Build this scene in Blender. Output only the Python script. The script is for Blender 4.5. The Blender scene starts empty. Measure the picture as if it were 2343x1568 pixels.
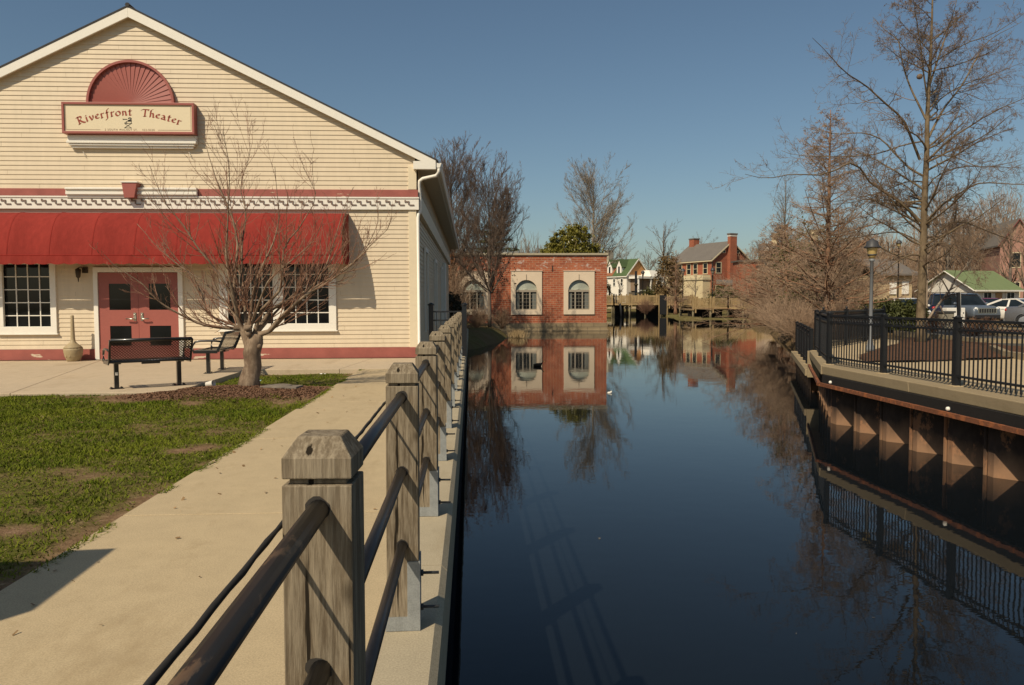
import bpy, math, random
import numpy as np
from mathutils import Vector, Matrix

scene = bpy.context.scene
COL = scene.collection
rad = math.radians
RNG = np.random.default_rng(7)

# ------------------------------------------------------------------ camera calibration
CF, CCX, CCY, CAM_H = 1786.0, 1171.0, 784.0, 1.4
def _cam_axes(vx=1077.0, vy=690.0, roll=rad(.35)):
    d = np.array([vx - CCX, -(vy - CCY), -CF]); d /= np.linalg.norm(d)
    u = np.array([-math.sin(roll), math.cos(roll), 0.0]); u = u - d * np.dot(u, d); u /= np.linalg.norm(u)
    return np.array([np.cross(d, u), d, u])
CR = _cam_axes()
def at(px, py, Y):
    """a surveyed point of the photograph turned into a place at the distance Y along the canal"""
    d = CR @ np.array([px - CCX, -(py - CCY), -CF])
    return np.array([0, 0, CAM_H]) + Y / d[1] * d

# ------------------------------------------------------------------ mesh building
class MB:
    def __init__(self):
        self.v = []; self.n = 0; self.f = []
    def add(self, verts, faces, smooth=False, mi=0):
        verts = np.asarray(verts, dtype=np.float64).reshape(-1, 3)
        if isinstance(faces, np.ndarray):
            if len(faces): self.f.append((faces.astype(np.int64) + self.n, smooth, mi))
        else:
            by = {}
            for f in faces: by.setdefault(len(f), []).append(f)
            for k, fs in by.items():
                self.f.append((np.array(fs, dtype=np.int64) + self.n, smooth, mi))
        self.v.append(verts); self.n += len(verts)
        return self
    def box(self, x0, x1, y0, y1, z0, z1, mi=0):
        v = [(x0,y0,z0),(x1,y0,z0),(x1,y1,z0),(x0,y1,z0),(x0,y0,z1),(x1,y0,z1),(x1,y1,z1),(x0,y1,z1)]
        return self.add(v, [(3,2,1,0),(4,5,6,7),(0,1,5,4),(1,2,6,5),(2,3,7,6),(3,0,4,7)], mi=mi)
    def obox(self, c, ax, ay, az, mi=0):
        c, ax, ay, az = map(np.asarray, (c, ax, ay, az))
        v = [c+sx*ax+sy*ay+sz*az for sz in (-1,1) for sx,sy in ((-1,-1),(1,-1),(1,1),(-1,1))]
        return self.add(v, [(3,2,1,0),(4,5,6,7),(0,1,5,4),(1,2,6,5),(2,3,7,6),(3,0,4,7)], mi=mi)
    def beam(self, a, b, w, h, up=(0,0,1), mi=0):
        """a rectangular bar from a to b, w wide and h high"""
        a = np.asarray(a, float); b = np.asarray(b, float); d = b-a; L = np.linalg.norm(d); d /= L
        up = np.asarray(up, float); s = np.cross(d, up); s /= np.linalg.norm(s); u = np.cross(s, d)
        return self.obox((a+b)/2, d*L/2, s*w/2, u*h/2, mi)
    def extrude(self, pts, vec, mi=0):
        p = np.asarray(pts, float); n = len(p); v = np.vstack([p, p+np.asarray(vec, float)])
        f = [tuple(range(n))[::-1], tuple(range(n, 2*n))]
        f += [(i, (i+1) % n, n+(i+1) % n, n+i) for i in range(n)]
        return self.add(v, f, mi=mi)
    def tubes(self, P, Rr, n=3, smooth=True, cap=False, mi=0):
        P = np.asarray(P, float); Rr = np.asarray(Rr, float)
        m, k, _ = P.shape
        if m == 0: return self
        T = np.gradient(P, axis=1); T /= (np.linalg.norm(T, axis=2, keepdims=True)+1e-9)
        ref = np.where(np.abs(T[:, :1, 2:3]) > .9, np.array([1.0,0,0]), np.array([0,0,1.0]))
        ref = np.broadcast_to(ref, P.shape)
        A = np.cross(T, ref); A /= (np.linalg.norm(A, axis=2, keepdims=True)+1e-9)
        B = np.cross(T, A)
        th = np.arange(n)*2*math.pi/n
        V = P[:, :, None, :] + Rr[:, :, None, None]*(np.cos(th)[None,None,:,None]*A[:, :, None, :] + np.sin(th)[None,None,:,None]*B[:, :, None, :])
        idx = np.arange(m*k*n).reshape(m, k, n)
        a = idx[:, :-1, :]; b = idx[:, 1:, :]
        F = np.stack([a, np.roll(a, -1, axis=2), np.roll(b, -1, axis=2), b], axis=-1).reshape(-1, 4)
        base = self.n
        self.add(V.reshape(-1, 3), F[:, ::-1], smooth, mi)
        if cap:
            e0 = idx[:, 0, :] + base; e1 = idx[:, -1, ::-1] + base
            self.f.append((e0, False, mi)); self.f.append((e1, False, mi))
        return self
    def tube(self, pts, r, n=8, cap=True, mi=0):
        pts = np.asarray(pts, float); r = np.broadcast_to(np.asarray(r, float), (len(pts),))
        return self.tubes(pts[None], r[None], n, True, cap, mi)
    def lathe(self, prof, c=(0,0,0), n=16, smooth=True, mi=0):
        prof = np.asarray(prof, float); k = len(prof); th = np.arange(n)*2*math.pi/n
        V = np.stack([prof[:,None,0]*np.cos(th)[None], prof[:,None,0]*np.sin(th)[None], np.broadcast_to(prof[:,None,1], (k,n))], -1).reshape(-1,3)+np.asarray(c)
        idx = np.arange(k*n).reshape(k, n); a = idx[:-1]; b = idx[1:]
        F = np.stack([a, np.roll(a,-1,1), np.roll(b,-1,1), b], -1).reshape(-1,4)
        base = self.n; self.add(V, F, smooth, mi)
        self.f.append((idx[0][::-1][None]+base, False, mi)); self.f.append((idx[-1][None]+base, False, mi))
        return self
    def ball(self, c, r, n=10, mi=0):
        r = np.broadcast_to(np.asarray(r, float), (3,)); k = n//2+1
        ph = np.linspace(-math.pi/2+.05, math.pi/2-.05, k)
        b0 = len(self.v); self.lathe(np.stack([np.cos(ph), np.sin(ph)], 1), n=n, mi=mi)
        self.v[b0] = self.v[b0]*r + np.asarray(c, float); return self
    def xform(self, fn):
        self.v = [fn(v) for v in self.v]; return self
    def build(self, name, mats, parent=None, world=True, bevel=0.0, segs=2):
        me = bpy.data.meshes.new(name)
        V = np.vstack(self.v) if self.v else np.zeros((0,3))
        if parent is not None and world:
            o = parent; off = np.zeros(3)
            while o is not None: off += np.array(o.location); o = o.parent
            V = V - off
        me.vertices.add(len(V)); me.vertices.foreach_set('co', V.ravel())
        nl = sum(f.size for f, _, _ in self.f); npoly = sum(len(f) for f, _, _ in self.f)
        me.loops.add(nl); me.polygons.add(npoly)
        me.loops.foreach_set('vertex_index', np.concatenate([f.ravel() for f,_,_ in self.f]).astype(np.int32))
        tot = np.concatenate([np.full(len(f), f.shape[1]) for f,_,_ in self.f]).astype(np.int32)
        me.polygons.foreach_set('loop_start', (np.cumsum(tot)-tot).astype(np.int32))
        me.polygons.foreach_set('use_smooth', np.concatenate([np.full(len(f), s) for f,s,_ in self.f]))
        me.polygons.foreach_set('material_index', np.concatenate([np.full(len(f), m) for f,_,m in self.f]).astype(np.int32))
        me.update(calc_edges=True); me.validate()
        for m in (mats if isinstance(mats, (list, tuple)) else [mats]): me.materials.append(m)
        ob = bpy.data.objects.new(name, me); COL.objects.link(ob)
        if parent is not None: ob.parent = parent
        if bevel:
            b = ob.modifiers.new('bevel', 'BEVEL'); b.width = bevel; b.segments = segs; b.limit_method = 'ANGLE'; b.angle_limit = rad(40)
        return ob

def thing(name, label, cat, loc=(0,0,0), rz=0.0, group=None):
    o = bpy.data.objects.new(name, None); COL.objects.link(o)
    o.location = loc; o.rotation_euler = (0,0,rz); o.empty_display_size = .2
    o['label'] = label; o['category'] = cat
    if group: o['group'] = group
    return o
def tag(o, label, cat, group=None):
    o['label'] = label; o['category'] = cat
    if group: o['group'] = group
    return o
def struct(name, mb, m, kind='structure', label=None, cat=None):
    o = mb.build(name, m); o['kind'] = kind
    if label: o['label'] = label
    if cat: o['category'] = cat
    return o
def dup(root, loc, rz, label=None):
    def cp(o, par):
        c = o.copy(); COL.objects.link(c)
        if par is not None: c.parent = par
        for ch in o.children: cp(ch, c)
        return c
    r = cp(root, None); r.location = loc; r.rotation_euler = (0,0,rz)
    if label: r['label'] = label
    return r

# ------------------------------------------------------------------ materials
def _mat(name):
    m = bpy.data.materials.new(name); m.use_nodes = True; nt = m.node_tree
    return m, nt, nt.nodes['Principled BSDF']
def lin(c, k=1.0): return (c[0]*k, c[1]*k, c[2]*k, 1)
class NT:
    def __init__(s, nt): s.nt = nt
    def n(s, t, **kw):
        x = s.nt.nodes.new(t)
        for k, v in kw.items():
            if k.startswith('i_'): x.inputs[k[2:].replace('_', ' ')].default_value = v
            else: setattr(x, k, v)
        return x
    def l(s, a, b): s.nt.links.new(a, b)
    def coord(s, scale=(1,1,1)):
        t = s.n('ShaderNodeTexCoord'); mp = s.n('ShaderNodeMapping'); mp.inputs['Scale'].default_value = scale
        s.l(t.outputs['Object'], mp.inputs['Vector']); return mp.outputs['Vector']
    def noise(s, vec, scale, detail=5, rough=.6):
        x = s.n('ShaderNodeTexNoise'); x.inputs['Scale'].default_value = scale; x.inputs['Detail'].default_value = detail
        x.inputs['Roughness'].default_value = rough; s.l(vec, x.inputs['Vector']); return x.outputs['Fac']
    def ramp(s, fac, stops, interp='LINEAR'):
        r = s.n('ShaderNodeValToRGB'); r.color_ramp.interpolation = interp; e = r.color_ramp.elements
        while len(e) < len(stops): e.new(.5)
        for x, (p, c) in zip(e, stops): x.position = p; x.color = c if len(c) == 4 else (*c, 1)
        s.l(fac, r.inputs['Fac']); return r.outputs['Color']
    def mix(s, fac, a, b, mode='MIX'):
        x = s.n('ShaderNodeMix', data_type='RGBA', blend_type=mode)
        for sock, val in ((x.inputs[0], fac), (x.inputs[6], a), (x.inputs[7], b)):
            if hasattr(val, 'links'): s.l(val, sock)
            else: sock.default_value = val
        return x.outputs[2]
    def bump(s, h, bsdf, strength=.3, dist=.01):
        b = s.n('ShaderNodeBump'); b.inputs['Strength'].default_value = strength; b.inputs['Distance'].default_value = dist
        s.l(h, b.inputs['Height']); s.l(b.outputs['Normal'], bsdf.inputs['Normal'])

def M(name, c, rough=.8, var=.18, scale=4.0, bump=0.0, bscale=60.0, stretch=(1,1,1), metal=0.0, spec=.35, c2=None, dist=.01):
    """one base colour broken by two sizes of noise, with a fine bump"""
    m, nt, b = _mat(name); t = NT(nt); v = t.coord(stretch)
    f = t.noise(v, scale, 6, .65); g = t.noise(v, scale*9, 4, .6)
    a = lin(c, 1-var); d = lin(c2, 1) if c2 else lin(c, 1+var)
    col = t.ramp(f, [(.3, a), (.7, d)])
    col = t.mix(.5, col, t.ramp(g, [(.3, lin(c, 1-var)), (.7, lin(c, 1+var))]))
    t.l(col, b.inputs['Base Color'])
    b.inputs['Roughness'].default_value = rough; b.inputs['Metallic'].default_value = metal; b.inputs['Specular IOR Level'].default_value = spec
    if bump: t.bump(t.noise(v, bscale, 5, .65), b, bump, dist)
    return m

def concrete(name, c, seed=0.0, bump=.25):
    m, nt, b = _mat(name); t = NT(nt); v = t.coord()
    big = t.noise(v, .55, 5, .62); mid = t.noise(v, 5.0, 8, .75); fine = t.noise(v, 130, 4, .7)
    col = t.ramp(big, [(.3, lin(c, .82)), (.55, lin(c, 1.0)), (.75, lin((c[0], c[1]*.97, c[2]*.9), 1.1))])
    col = t.mix(.5, col, t.ramp(mid, [(.3, lin(c, .70)), (.62, lin(c, 1.12))]))
    col = t.mix(.45, col, t.ramp(fine, [(.36, lin(c, .55)), (.64, lin(c, 1.32))]))
    st = t.noise(t.coord((1, .35, 1)), 1.6, 6, .75)
    col = t.mix(t.ramp(st, [(.53, (0,0,0)), (.70, (.55,.55,.55))]), col, lin((c[0]*.62, c[1]*.57, c[2]*.5)))
    s2 = t.noise(t.coord((1, .7, 1)), 2.7, 9, .8); col = t.mix(t.ramp(s2, [(.58, (0,0,0)), (.66, (.4,.4,.4))]), col, lin((c[0]*.7, c[1]*.66, c[2]*.6)))
    t.l(col, b.inputs['Base Color']); b.inputs['Roughness'].default_value = .9; b.inputs['Specular IOR Level'].default_value = .2
    t.bump(t.mix(.5, mid, fine), b, bump, .006)
    return m

def peeling(name, c, under, amount=.63, rough=.55):
    """painted board with flakes of bare wood showing"""
    m, nt, b = _mat(name); t = NT(nt); v = t.coord((1.0, 1.0, 5.0))
    f = t.noise(v, 1.1, 8, .62); g = t.noise(t.coord(), 3.0, 5, .6)
    col = t.ramp(g, [(.3, lin(c, .86)), (.7, lin(c, 1.12))])
    col = t.mix(t.ramp(f, [(amount, (0,0,0)), (amount+.012, (1,1,1))]), col, lin(under))
    t.l(col, b.inputs['Base Color']); b.inputs['Roughness'].default_value = rough; b.inputs['Specular IOR Level'].default_value = .25
    return m

def brick(name, c1, c2, mortar, axes='xz', bw=.23, bh=.075, stain=None, stain_z=None):
    m, nt, b = _mat(name); t = NT(nt)
    tc = t.n('ShaderNodeTexCoord'); sp = t.n('ShaderNodeSeparateXYZ'); t.l(tc.outputs['Object'], sp.inputs[0])
    cb = t.n('ShaderNodeCombineXYZ')
    if axes == 'xz': t.l(sp.outputs['X'], cb.inputs[0])
    elif axes == 'yz': t.l(sp.outputs['Y'], cb.inputs[0])
    else:
        ad = t.n('ShaderNodeMath', operation='ADD'); t.l(sp.outputs['X'], ad.inputs[0]); t.l(sp.outputs['Y'], ad.inputs[1]); t.l(ad.outputs[0], cb.inputs[0])
    t.l(sp.outputs['Z'], cb.inputs[1])
    bt = t.n('ShaderNodeTexBrick'); t.l(cb.outputs[0], bt.inputs['Vector'])
    bt.inputs['Scale'].default_value = 1.0; bt.inputs['Brick Width'].default_value = bw; bt.inputs['Row Height'].default_value = bh
    bt.inputs['Mortar Size'].default_value = .008*bh/.075; bt.inputs['Bias'].default_value = 0
    bt.inputs['Color1'].default_value = lin(c1); bt.inputs['Color2'].default_value = lin(c2); bt.inputs['Mortar'].default_value = lin(mortar)
    f = t.noise(tc.outputs['Object'], .7, 6, .7)
    col = t.mix(.7, bt.outputs['Color'], t.ramp(f, [(.3, (.72,.66,.62)), (.7, (1.18,1.14,1.1))]), 'MULTIPLY')
    if stain:
        h = t.noise(t.coord((.9, .9, 1.6)), 1.5, 8, .72)
        mr = t.n('ShaderNodeMapRange'); t.l(sp.outputs['Z'], mr.inputs['Value'])
        mr.inputs['From Min'].default_value = stain_z[0]; mr.inputs['From Max'].default_value = stain_z[1]
        mr.inputs['To Min'].default_value = -.3; mr.inputs['To Max'].default_value = 0.04
        ad2 = t.n('ShaderNodeMath', operation='ADD'); t.l(h, ad2.inputs[0]); t.l(mr.outputs[0], ad2.inputs[1])
        col = t.mix(t.ramp(ad2.outputs[0], [(.6, (0,0,0)), (.64, (.8,.8,.8))]), col, lin(stain))
    t.l(col, b.inputs['Base Color']); b.inputs['Roughness'].default_value = .9; b.inputs['Specular IOR Level'].default_value = .2
    t.bump(bt.outputs['Fac'], b, -.4, .01)
    return m

def weathered(name, c, grey, axis='z', scale=1.0, dark=.3):
    """old timber: long grain, dark checks, grey bleaching, knots"""
    m, nt, b = _mat(name); t = NT(nt)
    st = {'z': (1,1,.06), 'x': (.06,1,1), 'y': (1,.06,1)}[axis]
    v = t.coord(st); v2 = t.coord({'z': (1,1,.3), 'x': (.3,1,1), 'y': (1,.3,1)}[axis])
    g = t.noise(v, 95*scale, 8, .72); big = t.noise(v2, 6*scale, 6, .65); ck = t.noise(v, 48*scale, 3, .5)
    col = t.ramp(g, [(.30, lin(c, .30)), (.45, lin(c, .8)), (.56, lin(grey, .85)), (.72, lin(grey, 1.35))])
    col = t.mix(.35, col, t.ramp(big, [(.32, lin(c, .6)), (.65, lin(grey, 1.25))]))
    vo = t.n('ShaderNodeTexVoronoi'); vo.inputs['Scale'].default_value = 5.5*scale; t.l(t.coord({'z': (1,1,.5), 'x': (.5,1,1), 'y': (1,.5,1)}[axis]), vo.inputs['Vector'])
    kn = t.ramp(vo.outputs['Distance'], [(.04, (.8,.8,.8)), (.10, (0,0,0))])
    col = t.mix(kn, col, lin(c, .38))
    ck2 = t.noise(t.coord({'z': (1,1,.018), 'x': (.018,1,1), 'y': (1,.018,1)}[axis]), 30*scale, 2, .5)
    ck = t.mix(.5, ck, ck2)
    crack = t.ramp(ck, [(dark+.03, (1,1,1)), (dark+.055, (0,0,0))])
    col = t.mix(crack, col, lin(c, .12))
    t.l(col, b.inputs['Base Color']); b.inputs['Roughness'].default_value = .92; b.inputs['Specular IOR Level'].default_value = .15
    t.bump(t.mix(crack, g, (0,0,0,1)), b, .7, .006)
    return m

def rusty(name, c, rust, amount=.6, rough=.55, scale=7.0, stretch=(1,1,1), metal=0.0):
    m, nt, b = _mat(name); t = NT(nt); v = t.coord(stretch)
    f = t.noise(v, scale, 8, .7); g = t.noise(v, scale*4, 5, .6)
    col = t.ramp(g, [(.3, lin(c, .75)), (.7, lin(c, 1.25))])
    col = t.mix(t.ramp(f, [(amount, (0,0,0)), (amount+.04, (1,1,1))]), col, lin(rust))
    t.l(col, b.inputs['Base Color']); b.inputs['Roughness'].default_value = rough; b.inputs['Specular IOR Level'].default_value = .4; b.inputs['Metallic'].default_value = metal
    t.bump(f, b, .25, .004)
    return m

def bark(name, c, c2, scale=14.0, bands=False):
    m, nt, b = _mat(name); t = NT(nt)
    v = t.coord((1,1,.25) if not bands else (1,1,.45)); f = t.noise(v, scale, 8, .72); g = t.noise(t.coord(), 2.5, 4, .6)
    col = t.ramp(f, [(.3, lin(c, .5)), (.5, lin(c)), (.72, lin(c2))])
    col = t.mix(.4, col, t.ramp(g, [(.35, lin(c, .6)), (.7, lin(c2, 1.1))]))
    t.l(col, b.inputs['Base Color']); b.inputs['Roughness'].default_value = .85; b.inputs['Specular IOR Level'].default_value = .25
    t.bump(f, b, .8, .012)
    return m

def leafy(name, c, c2, rough=.6, scale=1.3, spec=.3):
    m, nt, b = _mat(name); t = NT(nt); v = t.coord()
    f = t.noise(v, scale, 3, .6); g = t.noise(v, scale*14, 2, .5)
    col = t.mix(.5, t.ramp(f, [(.35, lin(c)), (.65, lin(c2))]), t.ramp(g, [(.35, lin(c, .7)), (.65, lin(c2, 1.15))]))
    t.l(col, b.inputs['Base Color']); b.inputs['Roughness'].default_value = rough; b.inputs['Specular IOR Level'].default_value = spec
    return m

def glass(name, c=(.008,.009,.010), rough=.06, spec=.32):
    m, nt, b = _mat(name); t = NT(nt)
    f = t.noise(t.coord(), 1.3, 3, .5)
    t.l(t.ramp(f, [(.3, lin(c, .6)), (.7, lin(c, 1.6))]), b.inputs['Base Color'])
    b.inputs['Roughness'].default_value = rough; b.inputs['Specular IOR Level'].default_value = spec
    return m

def paint(name, c, rough=.3, var=.06, coat=.6):
    m = M(name, c, rough, var, 1.5, spec=.5); b = m.node_tree.nodes['Principled BSDF']
    b.inputs['Coat Weight'].default_value = coat; b.inputs['Coat Roughness'].default_value = .08
    return m

# ------------------------------------------------------------------ palette
CONC   = concrete('walk_concrete', (.485,.378,.228))
CONC_P = concrete('patio_concrete', (.52,.415,.285))
CONC_Q = concrete('coping_concrete', (.41,.345,.235))
CONC_C = concrete('cap_concrete', (.31,.24,.145))
CONC_R = concrete('promenade_concrete', (.50,.385,.23))
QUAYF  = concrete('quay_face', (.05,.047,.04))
SIDING = M('vinyl_siding', (.665,.55,.39), .5, .085, .9, spec=.3, stretch=(1,1,.22))
SIDE_G = M('side_siding', (.66,.53,.345), .55, .08, .6, spec=.3)
WHITE  = M('white_trim', (.80,.755,.66), .5, .05, 2.0, spec=.35)
CREAM  = M('cream_trim', (.72,.61,.43), .5, .05, 2.0, spec=.35)
BARN   = peeling('red_trim', (.335,.105,.083), (.62,.50,.36), .64)
BARN2  = M('red_door_paint', (.335,.102,.08), .42, .07, 1.5, spec=.35)
AWN    = M('red_canvas', (.245,.031,.023), .9, .2, 1.1, stretch=(1,1,.35), bump=.5, bscale=7, spec=.15, dist=.03)
SHINGL = M('roof_shingles', (.055,.05,.047), .95, .3, 8.0, bump=.4, bscale=30)
SOFFIT = M('soffit', (.55,.48,.36), .7, .06, 2)
GLASS  = glass('dark_window_glass')
STEEL  = M('brushed_steel', (.6,.55,.45), .32, .1, 20, metal=1.0, stretch=(1,1,12))
GALV   = M('galvanised_steel', (.30,.31,.30), .6, .35, 18, metal=.35)
BLACKP = paint('black_enamel', (.011,.011,.011), .32, .1, .5)
PIPE   = rusty('black_pipe', (.010,.010,.011), (.10,.055,.03), .66, .40, 9, (1,.5,1))
PIPE_N = rusty('black_pipe_worn', (.008,.008,.009), (.15,.09,.05), .575, .38, 16, (1,.4,1))
FENCE  = M('fence_black', (.014,.015,.017), .42, .2, 12, spec=.45)
CABLE  = rusty('tarred_cable', (.02,.018,.016), (.25,.10,.04), .68, .8, 20)
POST   = weathered('post_timber', (.17,.127,.08), (.32,.262,.182), dark=.34)
BARKC  = bark('cherry_bark', (.17,.11,.07), (.48,.37,.255), 11, True)
TWIGC  = M('cherry_twig', (.27,.14,.085), .6, .25, 6, spec=.4)
SIGNF  = M('sign_face', (.74,.63,.43), .5, .03, 2)
LETTER = M('sign_letter_red', (.30,.055,.03), .6, .05, 3)
INK    = M('sign_ink', (.035,.03,.025), .7, .05, 3)

# ------------------------------------------------------------------ world, sun, camera
SUN_AZ, SUN_EL = rad(37.5), rad(45.0)       # light travels towards +X +Y and down
w = bpy.data.worlds.new('World'); scene.world = w; w.use_nodes = True
nt = w.node_tree; bg = nt.nodes['Background']
sky = nt.nodes.new('ShaderNodeTexSky'); sky.sky_type = 'NISHITA'; sky.sun_disc = False
sky.sun_elevation = SUN_EL; sky.sun_rotation = rad(217.5); sky.altitude = 0; sky.air_density = 1.0; sky.dust_density = 1.1; sky.ozone_density = 2.6
tint = nt.nodes.new('ShaderNodeMix'); tint.data_type = 'RGBA'; tint.blend_type = 'MULTIPLY'; tint.inputs[0].default_value = 1; tint.inputs[7].default_value = (.965,1.0,.93,1)
nt.links.new(sky.outputs['Color'], tint.inputs[6]); nt.links.new(tint.outputs[2], bg.inputs['Color']); bg.inputs['Strength'].default_value = .088
sl = bpy.data.lights.new('sun', 'SUN'); sl.energy = 5.0; sl.angle = rad(.53); sl.color = (1.0, .87, .67)
so = bpy.data.objects.new('sun', sl); COL.objects.link(so); so.location = (-60, -80, 100)
so.rotation_euler = Vector((math.sin(SUN_AZ)*math.cos(SUN_EL), math.cos(SUN_AZ)*math.cos(SUN_EL), -math.sin(SUN_EL))).to_track_quat('-Z', 'Y').to_euler()
cam = bpy.data.cameras.new('camera'); cam.lens = 18.0; cam.sensor_width = 23.6; cam.clip_start = .05; cam.clip_end = 6000
co = bpy.data.objects.new('camera', cam); COL.objects.link(co); scene.camera = co
mw = Matrix.Identity(4)
for i in range(3):
    for j in range(3): mw[i][j] = CR[i][j]
mw.translation = (0, 0, CAM_H); co.matrix_world = mw
scene.view_settings.view_transform = 'Standard'; scene.view_settings.look = 'None'; scene.view_settings.exposure = -.22; scene.view_settings.gamma = 1

# ------------------------------------------------------------------ value noise for ground cover
def vnoise(x, y, s, seed=0):
    r = np.random.default_rng(seed); g = r.random((257, 257))
    x = np.asarray(x)*s; y = np.asarray(y)*s
    xi = np.floor(x).astype(int); yi = np.floor(y).astype(int); fx = x-xi; fy = y-yi
    fx = fx*fx*(3-2*fx); fy = fy*fy*(3-2*fy); a = lambda i, j: g[(xi+i) % 257, (yi+j) % 257]
    return (a(0,0)*(1-fx)+a(1,0)*fx)*(1-fy)+(a(0,1)*(1-fx)+a(1,1)*fx)*fy
def fbm(x, y, s, seed=0):
    return (vnoise(x,y,s,seed)+.5*vnoise(x,y,s*2.1,seed+1)+.25*vnoise(x,y,s*4.3,seed+2))/1.75

# ------------------------------------------------------------------ terrain, water
XL = [(-60,-.9),(39.5,-.9),(40.5,-.3),(43,1.1),(47,2.0),(50,2.7),(54,3.2),(58,3.5),(63,3.2),(67.4,2.4),(69.2,2.4),(69.6,10.6),(96,10.6),(100,13),(110,17),(120,20),(132,22.5),(139,23)]
XR = [(-60,8.6),(16.4,8.6),(21.4,10.3),(26,11.7),(30,13.3),(44,17.6),(62,23.6),(82,31.5),(100,36),(104.5,36),(106.3,31),(109,28.4),(113,28.4),(118,30.5),(124,31.5),(134,31.5),(138,29),(142,23)]
def interp(tab, y): a = np.array(tab); return np.interp(y, a[:,0], a[:,1])
gx = np.concatenate([[-2500,-900,-350,-150,-80,-50,-35], np.arange(-25, 6, .8), np.arange(6, 40, .5), np.arange(40, 56, .8), [60,66,74,85,100,125,160,220,350,900,2500]])
gy = np.concatenate([[-400,-120,-50,-25], np.arange(-14, 20, 2.0), np.arange(20, 60, .55), np.arange(60, 146, .85), [150,156,164,175,190,210,240,290,380,600,1200,4000]])
X, Y = np.meshgrid(gx, gy, indexing='ij')
dl = interp(XL, Y)-X; dr = X-interp(XR, Y); dn = Y-139.5
d = np.maximum(np.maximum(dl, dr), dn)
sm = np.clip((d+.9)/3.0, 0, 1); sm = sm*sm*(3-2*sm)
topz = np.where(X > 6, np.where(Y < 32, -.05, np.clip((Y-32)/90, 0, 1)*.75-.05), np.where(Y < 38, -.28, -.42))
topz = np.where(Y > 137, -.75+np.clip((Y-139)/14, 0, 1)*1.5, topz)
topz = np.where((Y > 102) & (Y <= 137) & (X > 20), np.where(X > 32.0, -1.10, -.86)+np.clip((Y-113)/22, 0, 1)*.25, topz)
wob = (fbm(X, Y, .35, 3)-.5)*.35
Z = -2.3+(topz+2.3)*sm+np.where(Y > 30, wob, 0)*np.clip(sm*1.2, 0, 1)*np.where(X < 6, .45, np.where(Y < 101, .3, .5))
nx_, ny_ = X.shape; idx = np.arange(nx_*ny_).reshape(nx_, ny_)
F = np.stack([idx[:-1,:-1], idx[1:,:-1], idx[1:,1:], idx[:-1,1:]], -1).reshape(-1, 4)
def ground_mat():
    m, nt, b = _mat('ground_cover'); t = NT(nt); v = t.coord()
    f = t.noise(v, .16, 6, .65); g = t.noise(v, 1.9, 6, .7); h = t.noise(v, 22, 4, .7)
    col = t.ramp(f, [(.36, (.105,.092,.030)), (.5, (.115,.120,.030)), (.6, (.16,.105,.052)), (.72, (.19,.13,.075))])
    tf = t.n('ShaderNodeAttribute', attribute_name='turf'); col = t.mix(tf.outputs['Fac'], t.ramp(f, [(.35, (.16,.095,.05)), (.65, (.24,.15,.085))]), col)
    col = t.mix(.45, col, t.ramp(g, [(.35, (.10,.072,.03)), (.55, (.16,.125,.06)), (.7, (.21,.15,.09))]))
    col = t.mix(.5, col, t.ramp(h, [(.35, (.5,.5,.5)), (.65, (1.5,1.5,1.4))]), 'MULTIPLY')
    t.l(col, b.inputs['Base Color']); b.inputs['Roughness'].default_value = 1; b.inputs['Specular IOR Level'].default_value = .1
    t.bump(h, b, .8, .06); return m
GROUND = ground_mat()
to_ = struct('terrain', MB().add(np.stack([X,Y,Z],-1).reshape(-1,3), F, True), GROUND)
gm = np.where((X > 6) & (Y < 101), .08, 1.0)*np.where((Y > 101) & (X < 27.5+.0*Y), 1, .85)
at_ = to_.data.attributes.new('turf', 'FLOAT', 'POINT'); at_.data.foreach_set('value', gm.ravel().astype(np.float32))

def water_mat():
    m, nt, b = _mat('canal_water'); t = NT(nt)
    b.inputs['Base Color'].default_value = (.0055,.0075,.0095,1); b.inputs['Roughness'].default_value = .012; b.inputs['IOR'].default_value = 1.33
    b.inputs['Specular IOR Level'].default_value = .5
    f = t.noise(t.coord((1.0,.8,1)), .9, 3, .5); g = t.noise(t.coord((.6,1.0,1)), 5.0, 3, .55)
    bp = t.n('ShaderNodeBump'); bp.inputs['Strength'].default_value = .16; bp.inputs['Distance'].default_value = .02
    t.l(t.mix(.22, f, g), bp.inputs['Height']); t.l(bp.outputs['Normal'], b.inputs['Normal']); return m
struct('water', MB().add([(-50,-60,-1.2),(150,-60,-1.2),(150,145,-1.2),(-50,145,-1.2)], [(0,1,2,3)]), water_mat())

# ------------------------------------------------------------------ left bank: walk, patio, lawn, mulch, coping
def slab(mb, x0, x1, y0, y1, z, t=.14): mb.box(x0, x1, y0, y1, z-t, z)
b = MB(); ys = [-6, -.4, 2.42, 5.2, 8.1, 11.0, 13.9, 16.38]
for y0, y1 in zip(ys[:-1], ys[1:]): slab(b, -2.30, -.425, y0+.008, y1-.008, 0)
o = b.build('walkway', CONC, bevel=.004); o['kind'] = 'structure'
b = MB()
def pslab(pts, z=.0, t=.16): b.extrude([(x,y,z-t) for x,y in pts], (0,0,t))
g = .006
pslab([(-16,12.45),(-9.6,12.45),(-10.9,19.45),(-16,19.45)])
pslab([(-9.6+g,12.45),(-7.15,12.45),(-9.0,19.45),(-10.9+g,19.45)])
pslab([(-7.15+g,12.45),(-4.65,12.45),(-4.65,16.42),(-6.4,19.45),(-9.0+g,19.45)])
pslab([(-4.65,16.42+g),(-2.75,16.42),(-2.45,19.45),(-6.4+g*2,19.45)])
pslab([(-2.75+g,16.42),(-.425,16.42),(-.425,19.45),(-2.45+g,19.45)])
b.build('patio', CONC_P, bevel=.01)['kind'] = 'structure'
b = MB(); ys = [-6,-1.5,3.2+.9,8.6,13.0,17.4,21.8,26,31,40.5]
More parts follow.
